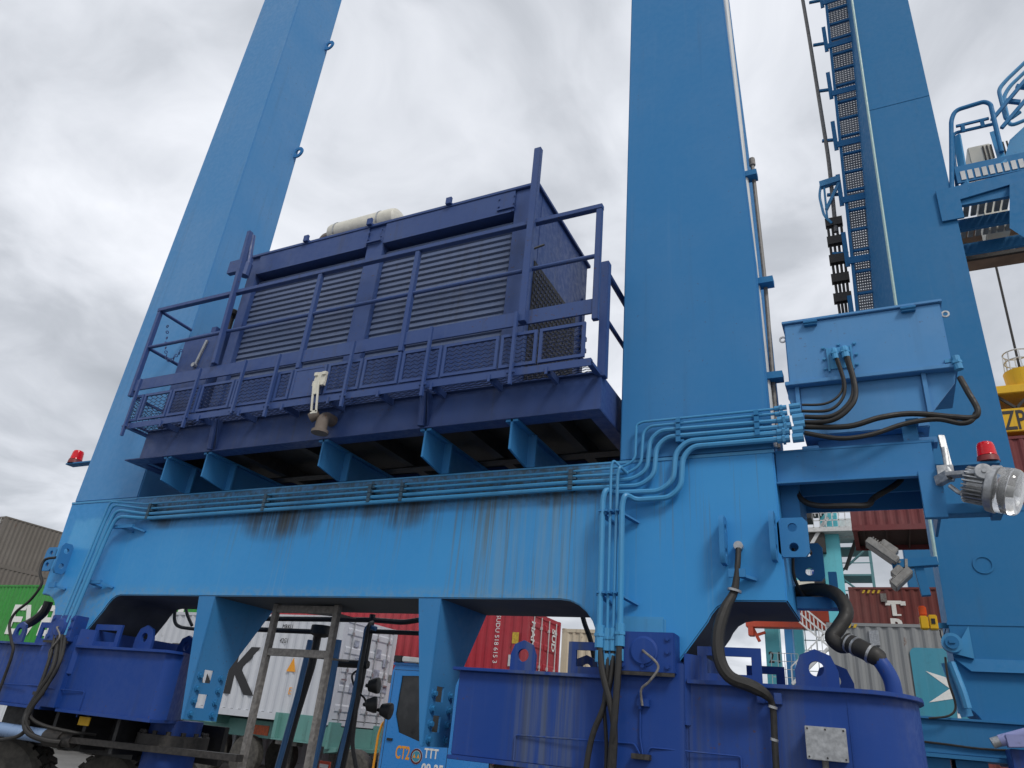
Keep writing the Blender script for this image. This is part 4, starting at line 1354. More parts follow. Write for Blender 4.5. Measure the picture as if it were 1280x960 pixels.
# hoses at the left foot
for pts, r, lab in (
    ([(-8.318, 5.360, 2.199), (-8.180, 5.300, 1.878), (-8.141, 5.270, 1.480), (-8.108, 5.250, 1.215), (-8.375, 5.200, 1.117), (-8.921, 5.200, 1.071)], 0.020, 'black hose from the left foot pipes that swings away to the frame edge'),
    ([(-8.257, 5.360, 2.192), (-8.060, 5.290, 1.842), (-8.132, 5.260, 1.558), (-8.157, 5.240, 1.362), (-8.010, 5.220, 1.222), (-7.821, 5.300, 1.166), (-7.704, 5.400, 1.157)], 0.026, 'black hose from the left foot pipes that loops down to the steering cylinder'),
    ([(-8.181, 5.350, 2.184), (-7.965, 5.280, 1.846), (-8.060, 5.250, 1.577), (-8.128, 5.240, 1.402), (-7.970, 5.300, 1.303), (-7.711, 5.500, 1.256), (-7.597, 5.700, 1.250)], 0.018, 'black hose from the left foot pipes that runs on under the left bogie'),
    ([(-8.121, 5.350, 2.177), (-7.943, 5.270, 1.926), (-7.993, 5.240, 1.627), (-8.080, 5.220, 1.420), (-8.068, 5.220, 1.292), (-7.973, 5.300, 1.176)], 0.018, 'black hose from the left foot pipes, nearest the bogie middle'),
    ([(-8.919, 5.420, 3.073), (-9.055, 5.380, 3.037), (-9.028, 5.360, 2.887), (-8.910, 5.360, 2.745), (-9.011, 5.360, 2.559), (-9.203, 5.360, 2.418), (-9.239, 5.360, 2.281), (-9.093, 5.360, 2.106), (-9.012, 5.380, 1.980), (-9.031, 5.400, 1.681), (-9.044, 5.400, 1.430)], 0.016, 'black cable hanging in an S from the lugs of the left leg', ),
    ([(-9.525, 5.900, 2.634), (-9.546, 5.900, 2.505), (-9.693, 5.900, 2.395), (-9.854, 5.900, 2.332)], 0.055, 'short thick black hose behind the foot of the left leg')):
    hose(pts, r, lab, 'hose', 'hoses at the left foot')

# ================================================================== UNDER THE BEAM, LOWER LEFT
# steering gear and tyres of the left bogie
def tyre(loc, R, w, label, yaw=0.0):
    t = thing('tyre', label, 'tyre', (0, 0, 0), 'rubber tyres of the left bogie')
    mb = MB().lathe((0, -w / 2, R), (0, 1, 0), [(0.02, R * 0.52), (0.0, R * 0.62), (0.0, R * 0.86), (w * 0.10, R * 0.955), (w * 0.9, R * 0.955), (w, R * 0.86), (w, R * 0.62), (w - 0.02, R * 0.52)], 40)
    obj('tyre_casing', mb, 'tyre', t)
    tb = MB()
    for k in range(30):
        a = 2 * pi * k / 30
        for s in (-1, 1):
            c = Vector((cos(a) * R * 0.968, s * w * 0.24, R + sin(a) * R * 0.968))
            rad = Vector((cos(a), 0, sin(a)))
            tan = Vector((-sin(a), 0, cos(a)))
            tan2 = (tan + Vector((0, s * 0.45, 0))).normalized()
            ax_ = rad.cross(tan2)
            tb.obox(c, tan2, ax_, rad, R * 0.062, w * 0.21, R * 0.030)
    obj('tread', tb, 'tyre', t)
    hb_ = MB().lathe((0, -w / 2 + 0.04, R), (0, 1, 0), [(0, R * 0.1), (0.0, R * 0.5), (0.05, R * 0.53), (w - 0.13, R * 0.53), (w - 0.08, R * 0.3)], 24)
    obj('rim', hb_, 'navy', t)
    t.location = loc
    t.rotation_euler = (0, 0, yaw)
    return t


q = (-8.936, 5.750, 0.982)
tyre((q[0] - 0.25, 5.85, 0.0), 0.58, 0.42, 'dusty lug tyre at the lower left corner, nearest to the camera', 0.5)
q = (-7.993, 6.200, 0.962)
tyre((q[0], 6.45, 0.0), 0.55, 0.40, 'dark tyre deeper under the left bogie', 0.15)
sc = thing('steering_cylinder', 'pale blue hydraulic cylinder with dark rod lying under the left bogie', 'hydraulic cylinder', (-8.102, 5.550, 1.112))
obj('barrel', MB().cyl((-9.549, 5.500, 1.194), (-8.115, 5.550, 1.180), 0.07, 18), M['pale_blue'] if 'pale_blue' in M else 'blue_pipe', sc)
mb = MB()
mb.cyl((-8.142, 5.550, 1.178), (-7.881, 5.560, 1.169), 0.085, 16)
mb.cyl((-7.881, 5.560, 1.169), (-7.735, 5.570, 1.166), 0.065, 16)
obj('end_cap', mb, 'grime', sc)
mb = MB()
mb.bar((-7.768, 5.570, 1.179), (-5.566, 5.750, 1.212), 0.10, 0.06)
obj('rod', mb, 'grime', sc, bevel=0.004)
kp = thing('king_pin', 'navy steering post with a greasy dark flange below the left bogie', 'steering post', ((-6.844, 5.900, 1.229)[0], 6.05, 0.5))
kx = (-6.844, 5.900, 1.229)[0]
obj('post', MB().cyl((kx, 6.05, 0.5), (kx, 6.05, 1.46), 0.26, 24), 'navy', kp)
mb = MB()
kz = (-6.844, 5.900, 1.229)[2]
mb.cyl((kx, 6.05, kz - 0.05), (kx, 6.05, kz + 0.09), 0.36, 26)
for k in range(14):
    a = 2 * pi * k / 14
    mb.cyl((kx + 0.32 * cos(a), 6.05 + 0.32 * sin(a), kz + 0.09), (kx + 0.32 * cos(a), 6.05 + 0.32 * sin(a), kz + 0.125), 0.025, 6)
obj('flange', mb, 'grime', kp)
mb = MB()
for x0, x1, y in ((-9.6, -7.2, 5.9), (-9.6, -6.6, 6.5)):
    mb.box(x0, x1, y, y + 0.06, 1.05, 1.43)
for px_ in (-8.7, -8.2, -7.7, -7.2):
    mb.box(px_, px_ + 0.05, 5.6, 6.6, 1.1, 1.43)
obj('steering_frame', mb, 'black', b2)
obj('inspection_tag', MB().box((-7.778, 5.580, 1.362)[0], (-7.602, 5.580, 1.375)[0], 5.58, 5.59, (-7.666, 5.580, 1.324)[2], (-7.710, 5.580, 1.405)[2]), 'yellow', b2)

# grey access ladder hung below the beam
lad = thing('access_ladder', 'grey steel access ladder hanging under the middle of the sill beam', 'ladder', (-5.35, 6.0, 0.4))
lt0, rt0 = (-5.636, 5.900, 2.633), (-4.828, 5.900, 2.643)
xl, xr = -5.66, -4.86
for x in (xl, xr):
    obj('stile', MB().box(x - 0.03, x + 0.03, 5.86, 5.92, 0.35, 2.645), 'grey_steel', lad, bevel=0.003)
for z in (2.59, 2.17, 1.75, 1.33, 0.91, 0.5):
    if z > 2.5 or 2.0 < z < 2.3 or z < 1.2:
        mb = MB()
        mb.box(xl + 0.03, xr - 0.03, 5.865, 5.915, z - 0.03, z + 0.04)
        mb.prism([(xl + 0.2, 5.915), (xr - 0.03, 5.915), (xr - 0.03, 6.25)], 'z', z - 0.02, z - 0.012)
        obj('rung', mb, 'grey_steel', lad, bevel=0.002)

# black pipe frame with work lamps behind the ladder
wf = thing('lamp_frame', 'black tubular frame with two work lamps behind the grey ladder', 'lamp frame', ((-5.375, 7.200, 1.310)[0], 7.2, 0.3))


def wpipe(pts, r, mat='black', name='tube'):
    return obj(name, MB().tube(pts, r, 8, 0.08), mat, wf)


wpipe([(-5.404, 7.200, 2.766), (-5.408, 7.200, 2.042), (-5.486, 7.200, 0.953)], 0.036, 'black', 'post')
wpipe([(-5.472, 7.250, 2.482), (-5.471, 7.250, 1.958), (-5.632, 7.250, 0.936)], 0.028, 'black', 'post')
wpipe([(-7.410, 7.100, 2.665), (-6.099, 7.100, 2.681), (-5.391, 7.200, 2.703), (-4.876, 7.100, 2.671), (-4.614, 7.100, 2.711)], 0.030)
wpipe([(-7.366, 7.100, 2.538), (-6.061, 7.100, 2.534)], 0.030)
wpipe([(-5.372, 7.150, 2.569), (-4.277, 7.100, 2.557)], 0.026)
wpipe([(-5.895, 7.150, 2.204), (-5.353, 7.200, 2.208)], 0.045)
wpipe([(-6.257, 7.300, 2.558), (-6.258, 7.300, 2.187), (-6.356, 7.300, 1.562), (-6.425, 7.300, 0.852)], 0.05, 'black', 'post')
wpipe([(-5.049, 7.000, 1.002), (-5.243, 7.000, 1.395), (-5.294, 7.000, 2.196), (-5.288, 7.000, 2.628), (-5.310, 7.100, 2.661)], 0.022)
obj('junction', MB().lathe((-6.122, 7.200, 2.547), (0, 0, -1), [(-0.08, 0.04), (-0.07, 0.13), (0.03, 0.14), (0.06, 0.06)], 16), 'black', wf)
for i, (p, d) in enumerate((((-5.193, 7.150, 1.990), (0.95, 0.25, 0.1)), ((-5.148, 7.100, 1.793), (0.8, 0.5, 0.1)), ((-4.981, 7.150, 1.751), (0.95, 0.2, -0.1)))):
    lb = MB().lathe(Vector(p) - Vector(d).normalized() * 0.06, d, [(0, 0.03), (0.01, 0.06), (0.09, 0.085), (0.12, 0.085), (0.125, 0.075), (0.118, 0.0)], 16)
    lb.cyl(Vector(p) - Vector((0.0, 0, 0.02)), Vector(p) + Vector((-0.12, 0.03, 0.0)), 0.02, 8)
    obj('work_lamp', lb, 'black', wf)
hc = MB().tube([(-5.471, 7.180, 2.140), (-5.522, 7.160, 2.075), (-5.418, 7.140, 1.935), (-5.290, 7.140, 1.860), (-5.228, 7.120, 1.797)], 0.012, 6, seg=5, smooth=True)
obj('lamp_cable', hc, 'black', wf)
for pts, r, lab in (
    ([(-6.096, 7.000, 2.428), (-6.119, 7.000, 1.815), (-6.217, 7.000, 0.879)], 0.033, 'slim blue steel pipe just left of the right ladder stile'),
    ([(-5.531, 6.800, 2.418), (-5.522, 6.800, 1.756), (-5.570, 6.800, 0.950)], 0.050, 'thick blue steel pipe behind the right ladder stile'),
    ([(-5.213, 7.050, 2.585), (-5.356, 7.050, 2.617), (-5.344, 7.050, 2.458), (-5.371, 7.050, 1.783), (-5.434, 7.050, 0.961)], 0.026, 'blue steel pipe with a hooked top beside the black lamp post')):
    single('blue_pipe', MB().tube(pts, r, 10, 0.08), 'pipe_dk', lab, 'pipe', 'blue pipes behind the ladder')
hose([(-8.520, 7.000, 2.846), (-8.503, 7.000, 2.658), (-8.391, 7.000, 2.537), (-8.108, 7.000, 2.504), (-7.786, 7.000, 2.502)], 0.022, 'black hose looping down behind the left support post, outer loop', 'hose')
hose([(-8.382, 7.000, 2.847), (-8.269, 7.000, 2.683), (-8.124, 7.000, 2.544)], 0.020, 'black hose inside the loop behind the left support post', 'hose')
hose([(-2.614, 6.800, 2.770), (-2.576, 6.800, 2.658), (-2.512, 6.800, 2.513), (-2.455, 6.800, 2.300), (-2.436, 6.800, 2.196)], 0.024, 'black hose hanging behind the beam beside the cream rusty container', 'hose')

# ================================================================== CONTAINERS
def cpaint(name, col, rust=0.15, chalk=None, streak=0.35):
    M[name] = paint(name + '_container_paint', col, rust=rust, rough=0.55, streak=streak, scale=0.5, fade=0.35, chalk=chalk or (0.4, 0.38, 0.36))


cpaint('c_white', (0.56, 0.58, 0.62), 0.08, (0.6, 0.6, 0.6))
cpaint('c_red', (0.40, 0.028, 0.042), 0.1)
cpaint('c_maroon', (0.155, 0.030, 0.032), 0.15)
cpaint('c_brown', (0.150, 0.034, 0.030), 0.2)
cpaint('c_green', (0.025, 0.25, 0.035), 0.1)
cpaint('c_grey', (0.235, 0.245, 0.25), 0.2)
cpaint('c_dgrey', (0.135, 0.120, 0.105), 0.2)
cpaint('c_cream', (0.55, 0.48, 0.36), 0.75)
M['logo_teal'] = paint('logo_teal_print', (0.045, 0.26, 0.36), rough=0.55, scale=0.5)
M['hazard'] = plain('hazard_yellow', (0.55, 0.36, 0.03), 0.5)
ctmpl = {}


def corrugated(L, z0, z1, depth=0.036, pitch=0.278):
    """folded sheet along x, from -L/2 to L/2, outward is -y"""
    mb = MB()
    n = max(1, round(L / pitch))
    p = L / n
    xs = []
    for i in range(n):
        x = -L / 2 + i * p
        xs += [(x, 0), (x + p * 0.26, 0), (x + p * 0.5, depth), (x + p * 0.76, depth)]
    xs.append((L / 2, 0))
    vs = [(x, y, z) for z in (z0, z1) for x, y in xs]
    k = len(xs)
    mb.add(vs, [(i, i + 1, k + i + 1, k + i) for i in range(k - 1)])
    return mb


def xform(mb, m):
    mb.v = [tuple(m @ Vector(v)) for v in mb.v]
    return mb


def container(L, H, mat, label, loc, rotz=0.0, W_=2.44, roof_vents=False, group='shipping containers'):
    t = thing('shipping_container', label, 'container', (0, 0, 0), group)
    key = (L, H)
    if key not in ctmpl:
        d = {}
        hx, hy = L / 2, W_ / 2
        d['side'] = new_mesh('side_wall', xform(corrugated(L - 0.3, 0.16, H - 0.08), Matrix.Translation((0, -hy + 0.02, 0))), None, smooth=False)
        d['side2'] = new_mesh('side_wall', xform(corrugated(L - 0.3, 0.16, H - 0.08), Matrix.Rotation(pi, 4, 'Z') @ Matrix.Translation((0, -hy + 0.02, 0))), None, smooth=False)
        d['end'] = new_mesh('end_wall', xform(corrugated(W_ - 0.3, 0.16, H - 0.1), Matrix.Rotation(-pi / 2, 4, 'Z') @ Matrix.Translation((0, -hx + 0.02, 0))), None, smooth=False)
        d['roof'] = new_mesh('roof', MB().box(-hx + 0.1, hx - 0.1, -hy + 0.06, hy - 0.06, H - 0.06, H - 0.03), None)
        rl = MB()
        rl.box(-hx + 0.15, hx - 0.15, -0.03, 0.03, -0.08, 0)
        d['rail_t'] = new_mesh('top_rail', rl, None)
        rl = MB()
        rl.box(-hx + 0.15, hx - 0.15, -0.025, 0.035, 0.0, 0.16)
        d['rail_b'] = new_mesh('bottom_rail', rl, None)
        rl = MB().box(-0.06, 0.06, -hy + 0.15, hy - 0.15, 0, 0.12)
        d['rail_e'] = new_mesh('end_rail', rl, None)
        d['post'] = new_mesh('corner_post', MB().box(-0.075, 0.075, -0.08, 0.08, 0.118, H - 0.118), None)
        cc = MB()
        cc.box(-0.089, 0.089, -0.081, 0.081, 0, 0.118)
        d['cast'] = new_mesh('corner_casting', cc, None, bevel=0.008)
        cm = MB()
        k = int(L / 0.6)
        for i in range(k):
            x = -hx + 0.3 + (L - 0.6) * i / (k - 1)
            cm.box(x - 0.025, x + 0.025, -hy + 0.04, hy - 0.04, 0.03, 0.15)
        cm.box(-hx + 0.1, hx - 0.1, -hy + 0.05, hy - 0.05, 0.15, 0.17)
        d['floor'] = new_mesh('floor_frame', cm, None)
        # one door leaf (left half, local y from -w to 0), ribbed
        w = hy - 0.16
        dr = MB()
        dr.box(hx - 0.06, hx - 0.03, -w, -0.01, 0.15, H - 0.13)
        nr = 5
        for i in range(nr):
            z = 0.30 + (H - 0.75) * i / (nr - 1)
            dr.prism([(hx - 0.03, z), (hx - 0.005, z + 0.04), (hx - 0.005, z + 0.16), (hx - 0.03, z + 0.2)], 'y', -w + 0.05, -0.06)
        d['door'] = new_mesh('door', dr, None, smooth=False)
        rod = MB()
        rod.cyl((hx + 0.02, 0, 0.1), (hx + 0.02, 0, H - 0.1), 0.017, 8)
        for z in (0.35, H * 0.5, H - 0.4):
            rod.box(hx - 0.03, hx + 0.035, -0.035, 0.035, z - 0.04, z + 0.04)
        rod.box(hx + 0.02, hx + 0.045, -0.18, 0.02, 1.05, 1.09)
        d['rod'] = new_mesh('lock_rod', rod, None)
        ctmpl[key] = d
    d = ctmpl[key]
    hx, hy = L / 2, W_ / 2

    def put(nm, key_, at=(0, 0, 0), mirror=None, par=t, m=mat):
        me = d[key_]
        o = bpy.data.objects.new(nm, me)
        if not me.materials:
            me.materials.append(None)
        COL.objects.link(o)
        o.parent = par
        o.location = at
        if mirror:
            o.scale = mirror
        o.material_slots[0].link = 'OBJECT'
        o.material_slots[0].material = M[m]
        return o
    put('side_wall', 'side')
    put('side_wall', 'side2')
    put('end_wall', 'end')
    put('roof', 'roof')
    put('floor_frame', 'floor', m='grime')
    for s in (-1, 1):
        put('top_rail', 'rail_t', (0, s * (hy - 0.04), H))
        put('bottom_rail', 'rail_b', (0, s * (hy - 0.04), 0))
        put('end_rail', 'rail_e', (s * (hx - 0.07), 0, 0.01))
        put('end_rail', 'rail_e', (s * (hx - 0.07), 0, H - 0.13))
        for q_ in (-1, 1):
            put('corner_post', 'post', (s * (hx - 0.077), q_ * (hy - 0.083), 0))
            for z in (0, H - 0.118):
                put('corner_casting', 'cast', (s * (hx - 0.087), q_ * (hy - 0.081), z))
    for s in (-1, 1):
        dd = put('door', 'door', (0, 0, 0), (1, s, 1))
        for k in (0.28, 0.82):
            put('lock_rod', 'rod', (0, -k, 0), None, dd, 'steel' if mat in ('c_white',) else 'pale')
    t.location = loc
    t.rotation_euler = (0, 0, rotz)
    return t


def local_text(parent, s, size, x, z, mat, W_=2.44, side='front', L=12.19, **kw):
    """lettering laid on the front (-y) side wall, or on the door end, in the container's own axes"""
    me = text_mesh(s, size, 0.004, kw.get('bold', 0), kw.get('sx', 1), kw.get('spacing', 1))
    if side == 'front':
        m = Matrix(((1, 0, 0, x), (0, 0, -1, -W_ / 2 + 0.016), (0, 1, 0, z), (0, 0, 0, 1)))
    else:
        m = Matrix(((0, 0, 1, L / 2 + 0.012), (1, 0, 0, x), (0, 1, 0, z), (0, 0, 0, 1)))
    if kw.get('rot'):
        m = m @ Matrix.Rotation(kw['rot'], 4, 'Z')
    me.transform(m)
    me.materials.clear()
    me.materials.append(M[mat])
    o = bpy.data.objects.new(kw.get('name', 'lettering'), me)
    COL.objects.link(o)
    o.parent = parent
    return o


def flat(parent, mb, mat, name):
    me = new_mesh(name, mb, mat)
    o = bpy.data.objects.new(name, me)
    COL.objects.link(o)
    o.parent = parent
    return o


L40, L20 = 12.19, 6.06
# light grey container on the green trailer, seen between the posts
cw = container(L40, 2.59, 'c_white', 'light grey container with large black letters on the green trailer behind the beam', (-12.5 - L40 / 2, 15.55 + 1.22, 1.42))
cx = cw.location.x
local_text(cw, 'MAERSK', 1.62, -15.42 - cx - 5.62, 0.56, 'sign_black', bold=0.05, sx=0.98)
local_text(cw, 'MRKU', 0.17, -14.62 - cx, 2.22, 'sign_black', sx=0.8)
local_text(cw, '42G1', 0.17, -14.60 - cx, 1.86, 'sign_black', sx=0.8)
tr = MB().prism([(-14.15 - cx, 1.16), (-13.85 - cx, 1.16), (-13.98 - cx, 1.50)], 'y', -1.212, -1.203)
flat(cw, tr, 'sign_orange', 'warning_triangle')
local_text(cw, 'E', 0.24, -13.95 - cx, 0.62, 'sign_orange')
# door stickers, left door leaf and right door leaf
for (y, z, w, h) in ((-0.7, 1.9, 0.2, 0.16), (-0.55, 1.45, 0.22, 0.2), (0.25, 1.75, 0.3, 0.22), (0.7, 1.55, 0.22, 0.2), (0.3, 1.2, 0.3, 0.25), (0.75, 0.9, 0.3, 0.18), (-0.6, 0.8, 0.25, 0.22)):
    flat(cw, MB().box(L40 / 2 + 0.004, L40 / 2 + 0.010, y, y + w, z, z + h), 'sticker', 'door_sticker')

# trailer below it
tl = thing('container_trailer', 'pale green container trailer below the light grey container', 'trailer', (-18.6, 16.77, 0.0))
for y in (16.15, 17.25):
    obj('main_beam', MB().box(-24.6, -12.6, y, y + 0.14, 0.95, 1.36), 'chassis', tl, bevel=0.006)
for x in (-24.3, -20.4, -16.5, -12.95):
    obj('bolster', MB().box(x - 0.16, x + 0.16, 15.57, 17.97, 1.20, 1.412), 'chassis', tl, bevel=0.006)
mb = MB()
mb.box(-14.1, -12.62, 15.56, 15.60, 1.02, 1.60)
mb.box(-14.1, -13.98, 15.44, 15.56, 1.02, 1.60)
mb.box(-13.0, -12.62, 15.44, 15.56, 1.02, 1.60)
mb.box(-14.1, -12.62, 15.44, 15.62, 0.98, 1.02)
obj('corner_guide', mb, 'chassis', tl, bevel=0.006)
mb = MB()
mb.box(-12.58, -12.50, 15.6, 17.9, 0.95, 1.40)
mb.box(-12.50, -12.40, 15.6, 16.0, 0.9, 1.50)
mb.box(-12.50, -12.40, 17.5, 17.9, 0.9, 1.50)
mb.prism([(-12.58, 0.95), (-12.58, 0.80), (-12.2, 0.86), (-12.2, 0.95)], 'y', 15.7, 17.8)
obj('rear_bumper', mb, 'chassis', tl, bevel=0.006)
obj('reflector_plate', MB().box(-15.35, -14.85, 16.135, 16.148, 1.02, 1.25), 'sign_orange_dk', tl)
for x in (-13.8,):
    for y in (15.75, 17.6):
        mb = MB()
        mb.box(x - 0.09, x + 0.09, y, y + 0.16, 0.06, 0.98)
        mb.box(x - 0.2, x + 0.2, y - 0.05, y + 0.2, 0.0, 0.06)
        obj('landing_leg', mb, 'grey_steel', tl, bevel=0.004)
    mb = MB()
    mb.box(x - 0.35, x + 0.35, 15.7, 15.95, 0.88, 0.98)
    obj('landing_shelf', mb, 'grey_steel', tl, bevel=0.004)
for x in (-22.6, -21.3, -16.6, -15.3):
    for y in (15.85, 17.2):
        w = MB().lathe((x, y, 0.5), (0, 1, 0), [(0, 0.2), (0.0, 0.44), (0.05, 0.5), (0.25, 0.5), (0.30, 0.44), (0.30, 0.2)], 28)
        obj('wheel', w, 'tyre', tl)

# red container further back, door end to the right
cr_ = container(L40, 2.90, 'c_red', 'bright red container with white lettering on its door end, seen under the beam', (-8.9 - L40 / 2, 19.0 + 1.22, 1.95))
local_text(cr_, 'SUDU 518 615 3', 0.19, L40 / 2 - 1.0, 2.72, 'sign_white', rot=-pi / 2, sx=1.0)
local_text(cr_, 'HAMBURG', 0.34, -0.95, 2.62, 'sign_white', side='door', rot=-pi / 2, bold=0.008)
local_text(cr_, 'SUD', 0.34, 0.55, 2.62, 'sign_white', side='door', rot=-pi / 2, bold=0.008)
flat(cr_, MB().box(L40 / 2 - 0.45, L40 / 2 - 0.25, -1.212, -1.203, 1.95, 2.25), 'hazard', 'yellow_mark')
flat(cr_, MB().box(L40 / 2 - 0.52, L40 / 2 - 0.22, -1.212, -1.203, 1.35, 1.65), 'pale', 'pale_mark')
rt = thing('red_trailer', 'dark red trailer under the bright red container', 'trailer', (-15, 20.2, 0))
for y in (19.35, 20.9):
    obj('main_beam', MB().box(-21, -9.0, y, y + 0.16, 1.45, 1.94), 'maroon', rt, bevel=0.006)
for x in (-19.8, -18.5, -10.2):
    for y in (19.2, 21.0):
        w = MB().lathe((x, y, 0.5), (0, 1, 0), [(0, 0.2), (0.0, 0.44), (0.05, 0.5), (0.25, 0.5), (0.30, 0.44), (0.30, 0.2)], 24)
        obj('wheel', w, 'tyre', rt)
for x in (-20.5, -14.5, -9.4):
    obj('bolster', MB().box(x - 0.15, x + 0.15, 19.05, 21.4, 1.25, 1.45), 'maroon', rt)
container(L40, 2.59, 'c_maroon', 'dull maroon container standing on the ground beyond the bright red one', (-15.0, 30.0, 0.0))
q = (-10.326, 25.000, 4.789)
container(L20, 2.59, 'c_cream', 'rust streaked cream container right of the bright red one', (q[0] + 1.22, 25 + L20 / 2, 2.6), pi / 2)
container(L20, 2.59, 'c_brown', 'brown container under the rust streaked cream one', (q[0] + 1.24, 25.02 + L20 / 2, 0.0), pi / 2)

# stack at the left
cg = container(L40, 2.90, 'c_green', 'green container with white letters at the left edge, below the grey brown one', (-31.9, 20.5 + 1.22, 2.9))
local_text(cg, 'EVERGREEN', 1.75, (-35.584, 20.500, 3.711)[0] + 31.9, 0.78, 'sign_white', bold=0.045, sx=1.2)
container(L40, 2.90, 'c_green', 'green container right of the lettered green one, mostly behind the light grey container', (-19.5, 20.5 + 1.22, 2.9))
container(L40, 2.90, 'c_white', 'pale grey container under the lettered green one', (-31.8, 20.55 + 1.22, 0.0))
container(L40, 2.90, 'c_white', 'pale grey container on the ground behind the lettered light grey one', (-19.4, 20.55 + 1.22, 0.0))
q = (-47.552, 25.000, 10.873)
cd_ = container(L40, 2.90, 'c_dgrey', 'grey brown container highest in the stack at the left edge', (q[0] - 1.22, q[1] + L40 / 2, q[2] - 2.9), -pi / 2)
container(L40, 2.90, 'c_dgrey', 'grey brown container second from the top in the left edge stack', (q[0] - 1.2, q[1] + L40 / 2 + 0.05, q[2] - 5.8), -pi / 2)
container(L40, 2.90, 'c_dgrey', 'dark grey container lowest below the grey brown one at the left edge', (q[0] - 1.25, q[1] + L40 / 2 + 0.02, q[2] - 8.7), -pi / 2)
for py_, pz_ in ((2.0, 0.42), (-1.0, 0.36)):
    flat(cd_, MB().box(py_, py_ + 0.35, 1.203, 1.212, pz_ + 0.1, pz_ + 0.5), 'hazard', 'yellow_mark')

# stack at the right
GY = 22.4
gx = (-1.368, 22.400, 5.027)[0]
cgr = container(L40, 2.59, 'c_grey', 'grey container with a teal printed square and white star at the right', (gx + L40 / 2, GY + 1.22, 2.59))
container(L40, 2.59, 'c_brown', 'brown container on the ground under the grey one with the star', (gx + L40 / 2 + 0.04, GY + 1.24, 0.0))
lx = (0.592, 22.400, 4.473)[0] - gx - L40 / 2
sq = []
S_ = 3.0
for (cx_, cz_, a0) in ((lx + S_ - 0.15, 0.28, -90), (lx + S_ - 0.15, 1.85, 0), (lx + 0.15, 1.85, 90), (lx + 0.15, 0.28, 180)):
    sq += arc(cx_, cz_, 0.15, a0, a0 + 90, 4)
flat(cgr, MB().prism(sq, 'y', -1.210, -1.203), 'logo_teal', 'printed_square')
star = []
for k in range(14):
    a = radians(152 + k * 360 / 14)
    r = 0.86 if k % 2 == 0 else 0.28
    star.append((lx + 1.06 + r * cos(a), 1.03 + r * sin(a)))
flat(cgr, MB().prism(star, 'y', -1.218, -1.2105), 'sign_white', 'printed_star')
hz = MB()
for k in range(4):
    x = -L40 / 2 + 0.25 + k * 0.14
    hz.prism([(x, 2.46), (x + 0.07, 2.46), (x + 0.12, 2.56), (x + 0.05, 2.56)], 'y', -1.222, -1.214)
flat(cgr, hz, 'hazard', 'hazard_stripe')
vx = (-0.200, 22.400, 4.953)[0] - gx - L40 / 2
flat(cgr, MB().box(vx - 0.12, vx + 0.12, -1.26, -1.2, 2.02, 2.40), 'steel', 'air_vent')
tx = (-0.961, 30.500, 7.732)[0]
ctr = container(L40, 2.59, 'c_brown', 'brown red container with white letters on top of the stack at the right', (tx + L40 / 2, 30.5 + 1.22, 5.18))
lx2 = (0.256, 30.500, 7.010)[0] - tx - L40 / 2
local_text(ctr, 'T', 0.72, lx2, 1.58, 'sign_white', bold=0.03, sx=1.15)
for (a, b, z0, z1) in ((0.0, 0.13, 2.00, 2.08), (0.50, 0.63, 2.0, 2.08)):
    flat(ctr, MB().box(lx2 + a - 0.02, lx2 + b + 0.02, -1.212, -1.203, 1.93, 2.08), 'sign_white', 'letter_serif')
flat(ctr, MB().box(lx2 + 0.18, lx2 + 0.46, -1.212, -1.203, 1.56, 1.62), 'sign_white', 'letter_serif')
local_text(ctr, 'R', 0.72, lx2 + 0.05, 0.95, 'sign_white', bold=0.03, sx=1.1)
hz = MB()
for k in range(4):
    x = -L40 / 2 + 0.45 + k * 0.17
    hz.prism([(x, 2.36), (x + 0.08, 2.36), (x + 0.14, 2.48), (x + 0.06, 2.48)], 'y', -1.222, -1.203)
flat(ctr, hz, 'hazard', 'hazard_stripe')
flat(ctr, MB().box(lx2 - 0.35 + 0.2, lx2 - 0.35 + 0.4, -1.26, -1.2, 2.05, 2.35), 'grey_steel', 'air_vent')
container(L40, 2.59, 'c_maroon', 'maroon container under the brown red lettered one, hidden by the grey one', (tx + L40 / 2, 30.5 + 1.25, 2.59))
container(L40, 2.59, 'c_brown', 'brown container at the bottom of the stack behind the grey one', (tx + L40 / 2, 30.5 + 1.25, 0.0))
# container in the air under the yellow spreader
HY = 22.9
hx0 = (-0.433, 22.900, 7.906)[0]
hz0 = (0.510, 22.900, 7.875)[2]
ch_ = container(L40, 2.59, 'c_maroon', 'maroon container hoisted in the air beneath the yellow spreader', (hx0 + L40 / 2, HY + 1.22, hz0))
sp = thing('spreader', 'yellow container spreader with black letters holding the hoisted maroon container', 'spreader', (hx0 + L40 / 2, HY + 1.22, hz0 + 2.60))
zt = hz0 + 2.60
xm = hx0 + L40 / 2
for y in (HY + 0.25, HY + 1.75):
    obj('side_beam', MB().box(xm - 5.9, xm + 5.9, y, y + 0.42, zt + 0.22, zt + 0.95), 'yellow', sp, bevel=0.02)
for x in (-6.0, 5.7):
    obj('end_beam', MB().box(xm + x, xm + x + 0.35, HY, HY + 2.44, zt + 0.02, zt + 0.5), 'yellow', sp, bevel=0.02)
lx0 = (3.880, 23.150, 10.702)[0]
lettering('ZPMC', 0.84, (lx0 + 0.03, HY + 0.243, zt + 0.29), (1, 0, 0), (0, 0, 1), 'sign_black', sp, bold=0.012, sx=0.56)
mb = MB()
for k in range(14):
    x = xm - 5.6 + k * 0.85
    mb.bar((x, HY + 0.35, zt + 0.98), (x + 0.42, HY + 0.35, zt + 1.42), 0.07, 0.07)
    mb.bar((x + 0.42, HY + 0.35, zt + 1.42), (x + 0.85, HY + 0.35, zt + 0.98), 0.07, 0.07)
obj('lattice', mb, 'grime', sp)
